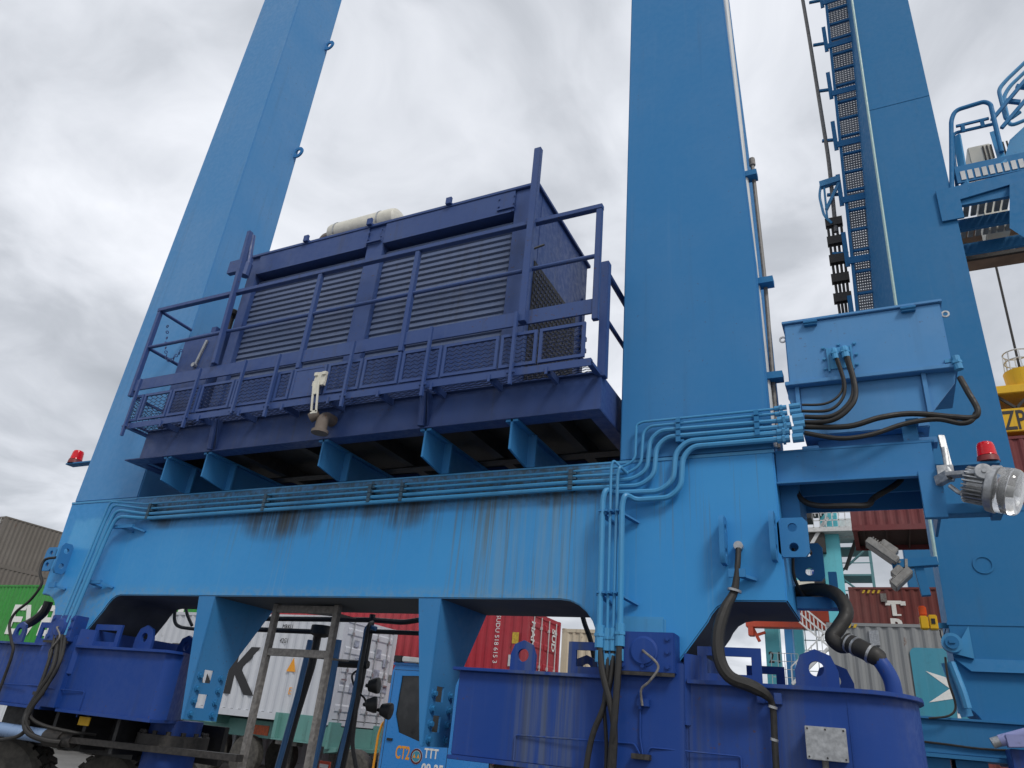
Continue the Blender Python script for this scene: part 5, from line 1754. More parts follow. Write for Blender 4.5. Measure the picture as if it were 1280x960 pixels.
obj('head_beam', MB().box(xm - 5.8, xm + 5.8, HY + 0.2, HY + 2.2, zt + 1.42, zt + 1.68), 'yellow', sp, bevel=0.02)
cxp = Vector((4.694, 23.600, 12.309))
mb = MB().cyl((cxp[0], 23.6, zt + 1.68), (cxp[0], 23.6, zt + 2.25), 0.42, 20, 0.46)
obj('sheave_housing', mb, 'yellow', sp)
mb = MB()
for z in (zt + 2.62, zt + 2.9):
    mb.tube([(cxp[0] + 0.36 * cos(2 * pi * k / 16), 23.6 + 0.36 * sin(2 * pi * k / 16), z) for k in range(17)], 0.022, 6, 0.01, 1)
for k in range(8):
    a = 2 * pi * k / 8
    mb.bar((cxp[0] + 0.40 * cos(a), 23.6 + 0.40 * sin(a), zt + 2.25), (cxp[0] + 0.36 * cos(a), 23.6 + 0.36 * sin(a), zt + 2.9), 0.03)
obj('cage', mb, 'pale', sp)
rp = MB().cyl((cxp[0], 23.6, zt + 2.3), (4.764, 23.600, 18.021), 0.035, 6)
obj('rope', rp, 'grime', sp)

# ================================================================== BLUE TERMINAL TRUCK
TY = 15.0
tk = thing('terminal_truck', 'bright blue terminal truck cab with orange and white lettering behind the middle post', 'truck', (-9.6, 16.0, 0.0))
cx0, cx1 = -10.42, -8.62
# cab shell built of panels so that the window is a real opening
cz0, cz1, cz2 = 0.60, 1.55, 2.86
mb = MB()
mb.prism([(cx0, cz0), (cx1, cz0), (cx1, 1.30), (-9.45, 1.30), (-10.02, 1.44), (-10.17, 1.80), (-10.14, 2.62), (-8.75, 2.68), (-8.75, 1.30), (cx1, 1.30), (cx1, cz2), (cx0 + 0.06, cz2 - 0.02), (cx0, cz2 - 0.15)], 'y', TY, TY + 0.06)
obj('side_panel', mb, 'truck', tk)
mb = MB()
mb.box(cx0, cx0 + 0.05, TY + 0.06, TY + 1.9, cz0, cz2 - 0.08)
mb.box(cx1 - 0.05, cx1, TY + 0.06, TY + 1.9, cz0, 1.6)
mb.box(cx0, cx1, TY + 1.85, TY + 1.9, cz0, cz2 - 0.02)
mb.box(cx0 + 0.05, cx1 - 0.05, TY + 0.06, TY + 1.85, cz0, cz0 + 0.06)
obj('cab_body', mb, 'truck', tk)
obj('roof', MB().box(cx0 + 0.0, cx1, TY - 0.03, TY + 1.95, cz2 - 0.02, cz2 + 0.05), 'truck', tk, bevel=0.02)
mb = MB().prism([(-9.45, 1.30), (-10.02, 1.44), (-10.17, 1.80), (-10.14, 2.62), (-8.75, 2.68), (-8.75, 1.30)], 'y', TY + 0.03, TY + 0.04)
obj('side_window', mb, 'win', tk)
mb = MB()
for (x0, x1, z0, z1) in ((-10.36, -10.35, 0.62, 2.70), (-8.70, -8.69, 0.62, 2.72), (-10.36, -8.69, 2.74, 2.75)):
    mb.box(x0, x1, TY - 0.003, TY + 0.01, z0, z1)
obj('door_seam', mb, 'black', tk)
mb = MB()
mb.box(-10.29, -10.14, TY - 0.035, TY - 0.002, 1.26, 1.31)
obj('door_handle', mb, 'black', tk, bevel=0.006)
mb = MB()
mb.box(-9.75, -9.2, TY + 0.7, TY + 1.3, 1.3, 1.45)
mb.box(-9.9, -9.75, TY + 0.7, TY + 1.3, 1.3, 2.2)
obj('driver_seat', mb, 'black', tk, bevel=0.03)
mb = MB()
mb.bar((-10.15, TY - 0.02, 2.98), (-9.0, TY - 0.02, 2.94), 0.14, 0.12)
obj('roof_light_bar', mb, 'pale', tk, bevel=0.02)
mb = MB().box(-10.38, -10.16, TY - 0.09, TY + 0.06, 2.91, 3.05)
obj('light_bar_end', mb, 'black', tk, bevel=0.01)
mb = MB()
mb.bar((-9.6, TY, cz2 + 0.03), (-9.6, TY, 2.9), 0.3, 0.1)
obj('light_bar_foot', mb, 'black', tk)
mb = MB()
mb.tube([(-10.62, TY + 0.1, 0.5), (-10.62, TY + 0.1, 1.35), (-10.55, TY + 0.1, 1.60), (-10.42, TY + 0.1, 1.68)], 0.028, 8, 0.1)
obj('grab_rail', mb, 'sign_orange', tk)
mb = MB()
mb.box(-10.47, -10.42, TY + 0.02, TY + 0.12, 0.6, 1.95)
mb.box(-10.52, -10.42, TY + 0.0, TY + 0.1, 2.45, 2.62)
obj('door_seal', mb, 'grey_steel', tk)
mb = MB()
mb.box(-8.62, -8.50, TY + 0.15, TY + 0.4, 1.9, 2.5)
mb.box(-8.60, -8.4, TY + 0.2, TY + 0.5, 1.4, 1.8)
obj('mirror', mb, 'black', tk, bevel=0.02)
lettering('CT2', 0.36, (-10.02, TY - 0.002, 0.93), (1, 0, 0), (0, 0, 1), 'sign_orange', tk, bold=0.008, sx=0.58)
lettering('TTT', 0.26, (-9.27, TY - 0.002, 1.01), (1, 0, 0), (0, 0, 1), 'sign_white', tk, bold=0.008, sx=0.75)
lettering('09-25', 0.28, (-9.30, TY - 0.002, 0.70), (1, 0, 0), (0, 0, 1), 'sign_white', tk, bold=0.008, sx=0.85)
sl_ = MB().cyl((-9.46, TY - 0.001, 1.01), (-9.46, TY - 0.006, 1.01), 0.155, 28)
em = obj('emblem', sl_, 'sign_white', tk)
obj('emblem_ring', MB().ring((-9.46, TY - 0.006, 1.01), (1, 0, 0), (0, 0, 1), loop_circle(0, 0, 0.152, 28), loop_circle(0, 0, 0.115, 28), 0.003), 'maroon', em)
obj('emblem_field', MB().cyl((-9.46, TY - 0.007, 1.01), (-9.46, TY - 0.009, 1.01), 0.105, 24), 'logo_teal', em)
mb = MB()
for s in (-1, 1):
    mb.prism([(-9.46 + s * 0.05 - 0.035, 0.98), (-9.46 + s * 0.05 + 0.035, 0.98), (-9.46 + s * 0.05, 1.06)], 'y', TY - 0.012, TY - 0.0095)
obj('emblem_figure', mb, 'sign_orange', em)
mb = MB()
mb.box(-11.8, -8.3, TY + 0.5, TY + 0.65, 0.55, 0.78)
mb.box(-11.8, -8.3, TY + 1.4, TY + 1.55, 0.55, 0.78)
obj('chassis_rail', mb, 'black', tk)
for x in (-11.3, -9.0):
    for y in (TY + 0.15, TY + 1.5):
        w = MB().lathe((x, y, 0.5), (0, 1, 0), [(0, 0.2), (0.0, 0.44), (0.05, 0.5), (0.25, 0.5), (0.30, 0.44), (0.30, 0.2)], 28)
        obj('wheel', w, 'tyre', tk)

# small red sign in front of the trailer
ms = thing('red_sign', 'small red and white sign board low beside the thick blue pipe', 'sign', (-6.691, 8.500, 0.804))
p = Vector((-6.754, 8.500, 1.045))
obj('sign_board', MB().box(p[0] - 0.09, p[0] + 0.09, 8.5, 8.52, p[2] - 0.25, p[2] + 0.06), 'redboom', ms)
obj('white_band', MB().box(p[0] - 0.07, p[0] + 0.07, 8.49, 8.498, p[2] - 0.02, p[2] + 0.025), 'sign_white', ms)
obj('sign_post', MB().box(p[0] - 0.02, p[0] + 0.02, 8.522, 8.55, 0, p[2] - 0.1), 'grey_steel', ms)

# ================================================================== SECOND GANTRY CRANE
C2Y, C2B = 10.0, 10.95
c2 = thing('gantry_crane', 'second blue gantry crane at the right, darker, with a mesh backed ladder', 'crane', (1.2, 10.5, 0))
lg = MB()
prev_ = None
for z, xl_, xr_, xbk in ((3.25, 0.70, 1.70, 0.70), (5.2, 0.71, 1.695, 0.71), (7.0, 0.73, 1.69, 0.47), (7.6, 0.74, 1.69, 0.46), (14.2, 0.88, 1.72, 0.83), (24, 1.08, 1.76, 1.06)):
    r_ = [(xl_, C2Y, z), (xr_, C2Y, z), (xr_, C2B, z), (xbk, C2B, z)]
    if prev_:
        lg.add(prev_ + r_, [(i, (i + 1) % 4, (i + 1) % 4 + 4, i + 4) for i in range(4)])
    prev_ = r_
bmv = len(lg.v)
obj('leg', lg, 'blue_dk', c2)
foot = [(0.70, 3.235), (0.70, 2.85), (0.71, 2.34)] + arc(0.71, 2.19, 0.15, 90, 30, 4) + [(1.00, 2.02), (1.05, 1.80), (3.2, 1.80), (3.2, 3.235)]
obj('leg_foot', MB().prism(foot, 'y', C2Y - 0.004, C2B), 'blue_dk', c2, bevel=0.008)
mb = MB()
mb.prism2([(0.70, C2Y - 0.004, 2.86), (3.2, C2Y - 0.004, 2.86), (3.2, C2Y - 0.004, 2.80), (0.80, C2Y - 0.004, 2.74)],
          [(0.70, C2Y - 0.03, 2.86), (3.2, C2Y - 0.03, 2.86), (3.2, C2Y - 0.07, 2.74), (0.85, C2Y - 0.07, 2.72)])
obj('doubler_ledge', mb, 'blue_dk', c2)
mb = MB()
mb.box(0.69, 3.2, C2Y - 0.012, C2Y + 0.01, 3.225, 3.262)
mb.box(0.72, 1.69, C2Y - 0.006, C2Y + 0.01, 4.55, 4.565)
mb.box(0.83, 1.70, C2Y - 0.006, C2Y + 0.01, 11.4, 11.42)
obj('weld_seam', mb, 'blue_dk', c2)
mb = MB().ring((1.17, C2Y - 0.004, 3.92), (1, 0, 0), (0, 0, 1), loop_circle(0, 0, 0.11, 24), loop_circle(0, 0, 0.085, 24), 0.006)
obj('weld_ring', mb, 'blue_dk', c2)
mb = MB().cyl((0.697, 9.800, 3.004), ((0.697, 9.800, 3.004)[0], 9.92, (0.697, 9.800, 3.004)[2]), 0.105, 24)
pn = obj('pin_boss', mb, 'blue_pipe', c2)
q = (0.697, 9.800, 3.004)
mb = MB().cyl((q[0], 9.80, q[2]), (q[0], 9.78, q[2]), 0.07, 20)
mb.box(q[0] - 0.03, q[0] + 0.03, 9.765, 9.78, q[2] - 0.01, q[2] + 0.02)
obj('pin', mb, 'blue_dk', pn)
mb = MB()
mb.prism([(q[0] - 0.0, q[2] - 0.10), (q[0] + 0.2, q[2] + 0.2), (q[0] + 0.2, q[2] - 0.15)], 'y', 9.92, 9.97)
mb.tube([(0.66, 9.9, 2.8), (0.72, 9.85, 2.5), (0.74, 9.85, 2.33)], 0.045, 8, 0.1)
mb.bar((0.62, 9.93, 2.8), (0.73, 9.93, 2.25), 0.12, 0.03, up=(0, 1, 0))
obj('foot_bracket', mb, 'blue_pipe', c2)
mb = MB().tube([(0.61, 9.86, 2.85), (0.60, 9.82, 2.6), (0.63, 9.82, 2.35), (0.55, 9.8, 2.24), (0.35, 9.8, 2.20)], 0.012, 6, seg=5, smooth=True)
obj('sensor_cable', mb, 'rubber', c2)
# foot beam below the arch and the dark equaliser under it
mb = MB()
mb.box(0.1, 3.2, 9.9, 11.0, 1.86, 2.20)
obj('equaliser_beam', mb, 'blue_dk', c2, bevel=0.008)
mb = MB()
mb.box(0.1, 3.2, 9.86, 11.04, 2.20, 2.225)
mb.box(0.1, 3.2, 9.86, 11.04, 1.82, 1.86)
obj('beam_flange', mb, 'blue_dk', c2, bevel=0.003)
obj('beam_cable', MB().tube([(0.12, 9.88, 1.97), (0.5, 9.88, 1.955), (0.8, 9.88, 1.94), (1.2, 9.88, 1.95), (1.6, 9.88, 1.94)], 0.012, 6, seg=4, smooth=True), 'rubber', c2)
mb = MB()
for x in (0.2, 0.55, 1.3):
    mb.box(x, x + 0.3, 9.95, 10.9, 0.6, 1.815)
obj('bogie_post', mb, 'blue_dk', c2)
# pale violet hydraulic cylinder at the right edge
hcyl = thing('hydraulic_cylinder', 'pale violet hydraulic cylinder pointing in at the right edge', 'hydraulic cylinder', (1.032, 9.400, 1.957))
obj('barrel', MB().cyl((0.941, 9.400, 2.014), (1.501, 9.350, 2.208), 0.055, 16), 'violet', hcyl)
obj('barrel_nose', MB().cyl((0.868, 9.400, 1.986), (0.956, 9.400, 2.019), 0.05, 16), 'steel', hcyl)
obj('clamp', MB().obox((1.112, 9.400, 2.029), (1, 0, 0.1), (0, 1, 0), (-0.1, 0, 1), 0.12, 0.07, 0.06), 'violet', hcyl, bevel=0.006)
obj('mount', MB().box((1.016, 9.500, 1.922)[0], (1.274, 9.500, 1.945)[0], 9.42, 9.85, 1.75, 1.95), 'navy', hcyl, bevel=0.006)

# orange warning light with its yellow horn box
yb = thing('warning_light', 'orange warning light with a yellow speaker box in front of the grey container', 'warning light', (0.475, 10.000, 3.176))
q = Vector((0.461, 10.000, 3.257))
obj('lower_body', MB().box(q[0] - 0.045, q[0] + 0.045, 9.95, 10.06, q[2] - 0.09, q[2] + 0.06), 'yellow', yb, bevel=0.012)
obj('lens', MB().box(q[0] - 0.042, q[0] + 0.042, 9.955, 10.055, q[2] + 0.062, q[2] + 0.175), 'orange_lens', yb, bevel=0.012)
hb2 = obj('speaker_box', MB().box(q[0] + 0.05, q[0] + 0.14, 9.96, 10.06, q[2] - 0.09, q[2] + 0.075), 'yellow', yb, bevel=0.01)
obj('speaker_mouth', MB().box(q[0] + 0.075, q[0] + 0.115, 9.953, 9.962, q[2] - 0.03, q[2] + 0.03), 'black', hb2)
obj('bracket', MB().box(q[0] + 0.0, q[0] + 0.33, 10.065, 10.085, q[2] - 0.06, q[2] + 0.0), 'blue_dk', yb)
obj('lead', MB().tube([(q[0] + 0.15, 10.0, q[2] - 0.09), (q[0] + 0.16, 10.0, q[2] - 0.2), (q[0] + 0.24, 9.95, q[2] - 0.25)], 0.008, 6, seg=4, smooth=True), 'rubber', yb)

# arm with two grey floodlights in front of the hoisted container
ar = MB()
ar.bar((0.207, 9.800, 3.881), (0.692, 9.800, 3.913), 0.12, 0.10)
ar.bar((0.477, 9.820, 3.921), (0.519, 9.820, 3.518), 0.09, 0.10)
obj('lamp_arm', ar, 'blue_dk', c2, bevel=0.004)
for i, (p, ang, lab) in enumerate((((0.122, 9.750, 4.026), 0.72, 'grey rectangular floodlight on the upper side of the blue arm'), ((0.286, 9.750, 3.698), -0.75, 'grey rectangular floodlight hanging below the blue arm'))):
    f = thing('floodlight', lab, 'floodlight', p, 'grey floodlights on the blue arm')
    u = Vector((cos(ang), 0, -sin(ang)))
    w_ = Vector((sin(ang), 0, cos(ang)))
    s = 1.0 if i == 0 else 0.7
    obj('housing', MB().obox(p, u, (0, 1, 0), w_, 0.20 * s, 0.14, 0.045), 'pale_dk', f, bevel=0.012)
    obj('ballast_box', MB().obox(Vector(p) + w_ * 0.085 + u * 0.03, u, (0, 1, 0), w_, 0.10 * s, 0.10, 0.042), 'pale_dk', f, bevel=0.01)
    br = MB()
    br.bar(Vector(p) + u * 0.12 * s, Vector(p) + u * 0.22 + w_ * (0.02 if i == 0 else 0.12), 0.04, 0.03)
    for k in range(5):
        br.obox(Vector(p) + w_ * 0.05 + u * (-0.16 + k * 0.03) * s, u, (0, 1, 0), w_, 0.005, 0.12, 0.02)
    obj('bracket', br, 'pale_dk', f)
# blue box panel of the crane behind the lamps
fx = (1.220, 34.000, 9.585)[0]
obj('leg', MB().box(fx, fx + 1.35, 34.0, 35.2, 0.0, 20.0), 'blue_dk', c2, bevel=0.02)

# ladder with mesh backs along the left side of the second crane
LY = 10.9
LZ0, LZ1 = 6.8, 23.5


def lad_l(z):
    return 0.262 + (z - 8.36) * 0.0330


def lad_r(z):
    return 0.535 + (z - 8.3) * 0.0530


for fn in (lad_l, lad_r):
    obj('ladder_stile', MB().bar((fn(LZ0), LY, LZ0), (fn(LZ1), LY, LZ1), 0.05, 0.10, up=(0, 1, 0)), 'blue_dk', c2)
zz = 7.6
k = 0
while zz < 21:
    a, b = lad_l(zz), lad_r(zz)
    obj('ladder_rung', MB().box(a + 0.025, b - 0.025, LY - 0.02, LY + 0.02, zz, zz + 0.045), 'blue_dk', c2)
    if k % 3 == 0:
        obj('ladder_step_plate', MB().box(a - 0.05, b + 0.03, LY - 0.075, LY - 0.052, zz + 0.16, zz + 0.29), 'blue_dk', c2)
        hx_ = -0.06 + 0.0 * zz
        obj('rail_bracket', MB().bar((lad_l(zz) - 0.27 - max(0, zz - 9) * 0.004, LY + 0.05, zz + 0.5), (a - 0.03, LY + 0.05, zz + 0.45), 0.045), 'blue_dk', c2)
        obj('side_plate', MB().box(a - 0.10, a - 0.03, LY - 0.02, LY, zz + 0.15, zz + 0.85), 'blue_dk', c2)
    zz += 0.42
    k += 1
em = MB()
for j in range(260):
    z = 7.5 + j * 0.053
    em.box(lad_l(z), lad_r(z), LY + 0.19, LY + 0.20, z, z + 0.034)
for i in range(9):
    t_ = i / 8
    p_, q_ = (lad_l(7.5) * (1 - t_) + lad_r(7.5) * t_, LY + 0.195, 7.5), (lad_l(21.3) * (1 - t_) + lad_r(21.3) * t_, LY + 0.195, 21.3)
    em.bar(p_, q_, 0.022, 0.008, up=(0, 1, 0))
obj('ladder_mesh', em, 'pale_mesh', c2, kind='stuff')
obj('handrail', MB().tube([(0.106, 10.950, 9.793), (0.149, 10.950, 11.400), (0.105, 10.950, 14.579), (0.069, 10.950, 16.320), (-0.02, 10.95, 22)], 0.035, 10, 0.4), 'grey_steel', c2)
mb = MB()
mb.bar((-0.047, 10.900, 10.821), (0.282, 10.900, 10.866), 0.10, 0.12)
mb.bar((0.262, 10.900, 10.799), (0.004, 10.900, 10.267), 0.05)
mb.tube([(-0.034, 10.900, 10.817), (-0.081, 10.900, 10.595), (-0.046, 10.900, 10.141), (0.063, 10.900, 9.955)], 0.022, 8, 0.1)
mb.bar((0.015, 10.900, 10.784), (0.000, 10.900, 10.093), 0.035)
obj('gate_bracket', mb, 'blue_pipe', c2)
# cable carrier below the handrail
mb = MB()
for s in range(4):
    dx = -0.10 + s * 0.07
    p0_, p1_ = Vector((0.093, 10.950, 10.037)), Vector((0.067, 10.950, 8.120))
    mb.tube([p0_ + Vector((dx, 0, 0)), p0_.lerp(p1_, 0.5) + Vector((dx * 0.9, 0.03, 0)), p1_ + Vector((dx * 0.6, 0, -0.4))], 0.022, 7, 0.3)
obj('cable_bundle', mb, 'grime', c2)
for f in (0.02, 0.22, 0.42, 0.62, 0.82):
    c_ = Vector((0.093, 10.950, 10.037)).lerp(Vector((0.067, 10.950, 8.120)), f)
    obj('cable_clamp', MB().box(c_[0] - 0.135, c_[0] + 0.135, c_[1] - 0.05, c_[1] + 0.05, c_[2] - 0.08, c_[2] + 0.08), 'grime', c2)
obj('edge_pipe', MB().tube([(0.69, C2Y - 0.03, 3.9), (0.735, C2Y - 0.03, 7.6), (0.875, C2Y - 0.03, 14.2), (1.07, C2Y - 0.03, 23)], 0.02, 8, 0.2), 'pale_green', c2)

# operator platform on the right side of the second crane
pf = thing('access_platform', 'blue access platform with looped guard rails beside the tall far leg at the right', 'platform', (2.3, 10.6, 8.3))


def plate(name, pts, th, mat='blue_dk', par=pf):
    a = [Vector(p) for p in pts]
    n = (a[1] - a[0]).cross(a[2] - a[0]).normalized() * th
    return obj(name, MB().prism2(a, [p + n for p in a]), mat, par)


P0 = Vector((1.628, 10.000, 9.493))
bx0, bx1 = 1.62, 3.3
def zline(px_y, y):            # helper height at the platform's depth
    return px_y


# two deep brackets tied to the leg
zA = (1.814, 10.000, 9.436)[2]
mb = MB()
mb.prism([(1.50, zA - 0.55), (1.50, zA + 0.02), (3.0, zA + 0.10), (3.0, zA - 0.05), (1.78, zA - 0.22), (1.78, zA - 0.55)], 'y', 9.96, 9.99)
obj('bracket_plate', mb, 'blue_dk', pf, bevel=0.003)
for (y, dz) in ((10.0, 0.0), (10.55, -0.05), (11.15, -0.1)):
    obj('cross_beam', MB().box(1.62, 3.4, y, y + 0.06, zA - 0.30 + dz, zA - 0.10 + dz), 'blue_dk', pf)
for y0 in (10.07, 10.62):
    pm = MB()
    for i in range(11):
        x = 1.86 + i * 0.10
        pm.prism([(x, y0), (x + 0.07, y0), (x + 0.07, y0 + 0.46), (x, y0 + 0.46)], 'z', zA - 0.14, zA - 0.11)
    obj('floor_grid', pm, 'pale_dk', pf)
mb = MB()
mb.box(1.80, 2.75, 9.99, 10.02, zA + 0.10, zA + 0.42)
obj('toe_board', mb, 'blue_dk', pf, bevel=0.003)
pm = MB()
for i in range(10):
    pm.box(1.86 + i * 0.09, 1.92 + i * 0.09, 9.978, 9.988, zA + 0.14, zA + 0.30)
obj('ribbed_panel', pm, 'pale', pf)
mb = MB().tube([(1.658, 10.000, 9.090), (1.912, 10.000, 10.786), (1.993, 10.000, 10.960), (2.381, 10.000, 10.997), (2.451, 10.000, 10.918), (2.423, 10.000, 9.952)], 0.033, 10, 0.18)
obj('guard_loop', mb, 'blue_dk', pf)
mb = MB().tube([(1.793, 10.100, 9.464), (1.886, 10.100, 10.522), (1.942, 10.100, 10.602), (2.446, 10.100, 10.602)], 0.025, 8, 0.1)
obj('guard_loop', mb, 'blue_dk', pf)
mb = MB()
mb.bar((1.962, 10.050, 10.681), (2.394, 10.050, 10.688), 0.035)
for a, b in (((2.045, 10.050, 10.667), (2.041, 10.080, 10.564)), ((2.301, 10.050, 10.689), (2.304, 10.080, 10.568))):
    mb.bar(a, b, 0.05)
obj('middle_rail', mb, 'blue_dk', pf)
mb = MB()
for a, b in (((2.443, 10.200, 10.534), (2.403, 10.000, 9.726)), ((1.952, 10.100, 10.532), (1.882, 10.000, 9.355))):
    mb.bar(a, b, 0.10, 0.04)
obj('side_post', mb, 'blue_pipe', pf)
# air conditioner standing on the platform
ac = thing('air_conditioner', 'pale boxed air conditioner unit on the blue platform', 'air conditioner', ((2.384, 11.000, 10.878)[0], 11.2, zA - 0.10))
q0, q1 = (2.224, 11.000, 11.073), (2.545, 11.000, 10.719)
za = zA - 0.10
obj('casing', MB().box(q0[0], q1[0], 11.0, 11.5, za, (2.409, 11.000, 11.027)[2]), 'cream', ac, bevel=0.015)
gr2 = MB()
for i in range(9):
    gr2.box(q0[0] + 0.2 + i * 0.055, q0[0] + 0.225 + i * 0.055, 10.985, 10.998, (2.409, 11.000, 11.027)[2] - 0.34, (2.409, 11.000, 11.027)[2] - 0.05)
obj('grille', gr2, 'grime', ac)
# stair flight going up to the right
mb = MB()
for dy in (0.0, 0.55):
    mb.tube([(2.941, 10.600, 11.164) if dy == 0 else (3.148, 11.200, 11.505), (2.737, 10.600, 11.034) if dy == 0 else (2.915, 11.200, 11.447), (2.754, 10.600, 11.737) if dy == 0 else (2.943, 11.200, 12.104), (2.892, 10.600, 11.899) if dy == 0 else (3.073, 11.200, 12.318), (3.443, 10.600, 12.403) if dy == 0 else (3.595, 11.200, 12.793)], 0.032, 8, 0.15)
obj('stair_rail', mb, 'blue_pipe', pf)
mb = MB()
mb.bar((2.512, 10.400, 10.955), (3.319, 10.400, 11.897), 0.05)
mb.bar((2.603, 10.400, 10.751), (3.236, 10.400, 11.468), 0.05)
for a, b in (((2.777, 10.500, 11.372), (2.949, 10.500, 11.269)), ((2.961, 10.500, 11.618), (3.151, 10.500, 11.504))):
    mb.bar(a, b, 0.06)
obj('stair_stringer', mb, 'blue_dk', pf)
mb = MB().prism2([(2.735, 10.700, 10.736), (3.215, 10.700, 11.160), (3.018, 10.700, 10.145), (2.595, 10.700, 10.366)], [(2.787, 10.900, 10.906), (3.275, 10.900, 11.338), (3.074, 10.900, 10.304), (2.643, 10.900, 10.529)])
obj('end_plate', mb, 'blue_pipe', pf)
mb = MB().prism2([(2.388, 9.900, 9.268), (2.765, 9.900, 9.371), (2.521, 9.900, 8.113), (2.253, 9.900, 8.521)], [(2.412, 10.000, 9.345), (2.793, 10.000, 9.449), (2.547, 10.000, 8.179), (2.275, 10.000, 8.590)])
obj('cage_panel', mb, 'blue_dk', pf)
# brown deck seen from below with its lattice rail, further back
dk = thing('trolley_walkway', 'brown floored walkway with a lattice handrail seen from below beyond the platform', 'walkway', (3.0, 12.5, 9.0))
zb = (2.497, 12.000, 10.074)[2]
obj('deck', MB().box(1.95, 5.5, 12.0, 13.3, zb, zb + 0.08), 'deck_brown', dk)
mb = MB()
zr = (2.520, 11.900, 9.610)[2]
for (dy, dz) in ((0, 0), (0, -0.28)):
    mb.bar((2.0, 11.9, zr + 0.1 + dz), (5.5, 11.9, zr + 0.1 + dz), 0.06)
for k in range(12):
    x = 2.05 + k * 0.30
    mb.bar((x, 11.9, zr - 0.2), (x, 11.9, zr + 0.15), 0.045)
    if k % 2 == 0:
        mb.bar((x, 11.9, zr - 0.18), (x + 0.3, 12.0, zr + 0.25), 0.03)
obj('lattice_rail', mb, 'grime', dk)

# ================================================================== QUAY CRANES FAR BEHIND
qa = thing('quay_crane', 'teal quay crane with stair tower far behind, left of the hoisted container', 'quay crane', (-3, 70, 0))
def col2(px0, py0, px1, py1, Y, w, mat, name, par, d=2.0):
    pass


A = Vector((-3.356, 70.000, 22.494)); B = Vector((-3.102, 70.000, 11.905))
xq = (A[0] + B[0]) / 2
obj('column', MB().box(xq - 0.75, xq + 0.75, 70, 71.5, 0, A[2] + 0.3), 'teal', qa, bevel=0.03)
tx0 = Vector((-1.624, 73.000, 18.746))[0]
tw = MB()
zt_ = Vector((-1.802, 73.000, 22.146))[2]
for x in (tx0 - 1.5, tx0 + 1.5):
    for y in (72, 75):
        tw.box(x - 0.12, x + 0.12, y - 0.12, y + 0.12, 0, zt_)
nf = 9
for k in range(nf):
    z0, z1 = zt_ * k / nf, zt_ * (k + 1) / nf
    tw.box(tx0 - 1.6, tx0 + 1.6, 71.9, 75.1, z1 - 0.15, z1)
    s = 1 if k % 2 else -1
    tw.bar((tx0 - 1.4 * s, 72.2, z0), (tx0 + 1.4 * s, 72.2, z1), 0.5, 0.12)
    tw.bar((tx0 - 1.6, 71.9, z1 + 1.0), (tx0 + 1.6, 71.9, z1 + 1.0), 0.08)
obj('stair_tower', tw, 'teal_dk', qa)
pb = MB()
zz0 = Vector((-5.189, 70.000, 18.824))[2]
x0, x1 = Vector((-6.244, 70.000, 21.087))[0], Vector((-3.230, 70.000, 20.985))[0]
pb.box(x0 - 3, x1 + 3, 69, 72, zz0 + 1.6, zz0 + 2.0)
pb.bar((x0, 69.5, zz0 - 1.8), (x1, 69.5, zz0 + 3.0), 0.5, 0.3)
for k in range(16):
    x = x0 - 3 + k * (x1 - x0 + 5) / 15
    pb.bar((x, 69, zz0 + 2), (x, 69, zz0 + 3.3), 0.08)
for dz in (2.6, 3.3):
    pb.bar((x0 - 3, 69, zz0 + dz), (x1 + 2, 69, zz0 + dz), 0.08)
for k in range(10):
    x = x1 - 2 + k * 0.5
    pb.bar((x, 69, zz0 + 3), (x, 69, zz0 + 4.6), 0.07)
for dz in (3.8, 4.6):
    pb.bar((x1 - 2, 69, zz0 + dz), (x1 + 3.5, 69, zz0 + dz), 0.07)
obj('walkway', pb, 'pale', qa)
mh = MB()
mh.box(x0 + 1.2, x1 - 0.4, 69.3, 72, zz0 - 0.2, zz0 + 1.5)
obj('trolley_tray', MB().box(x0 + 1.4, x1 - 0.8, 69.3, 71, zz0 - 1.6, zz0 - 1.0), 'grime', qa)
obj('trolley_tray', MB().box(x0 + 1.4, x1 - 0.8, 69.3, 71, zz0 - 2.9, zz0 - 2.4), 'grime', qa)
obj('sheave', MB().cyl((x0 + 2.0, 69, zz0 + 4.0), (x0 + 2.0, 70, zz0 + 4.0), 0.9, 18), 'grime', qa)
for x in (x0 + 1.5, x1 - 0.9):
    mh.bar((x, 69.4, zz0 - 2.9), (x, 69.4, zz0), 0.14)
obj('machinery', mh, 'grime', qa)
br2 = MB().box(Vector((-7.011, 70.000, 17.464))[0] - 6, xq - 0.8, 70.2, 70.5, Vector((-4.972, 70.000, 17.444))[2] - 0.1, Vector((-4.972, 70.000, 17.444))[2] + 0.15)
obj('tie_beam', br2, 'teal', qa)
obj('stair_rail', MB().bar((-0.675, 72.000, 21.448), (-2.292, 72.000, 17.650), 0.3, 0.3), 'grime', qa)
tp = MB()
q = Vector((-2.061, 72.000, 21.117))
tp.box(q[0] - 1.1, q[0] + 1.1, 71, 73, q[2] - 0.8, q[2] + 1.0)
tp.bar((q[0] - 3, 71, q[2] + 2.6), (q[0] + 3, 71, q[2] + 2.6), 0.25)
obj('cabin', tp, 'pale', qa)
# dark sling of the upper machinery at the left
ud = MB()
q = Vector((-4.767, 60.000, 19.599))
ud.box(q[0] - 0.8, q[0] + 0.8, 60, 62, q[2] - 0.5, q[2] + 2.2)
ud.box(q[0] - 4, q[0] + 0.5, 60, 61, q[2] + 0.2, q[2] + 0.9)
obj('trolley_frame', ud, 'grime', qa)

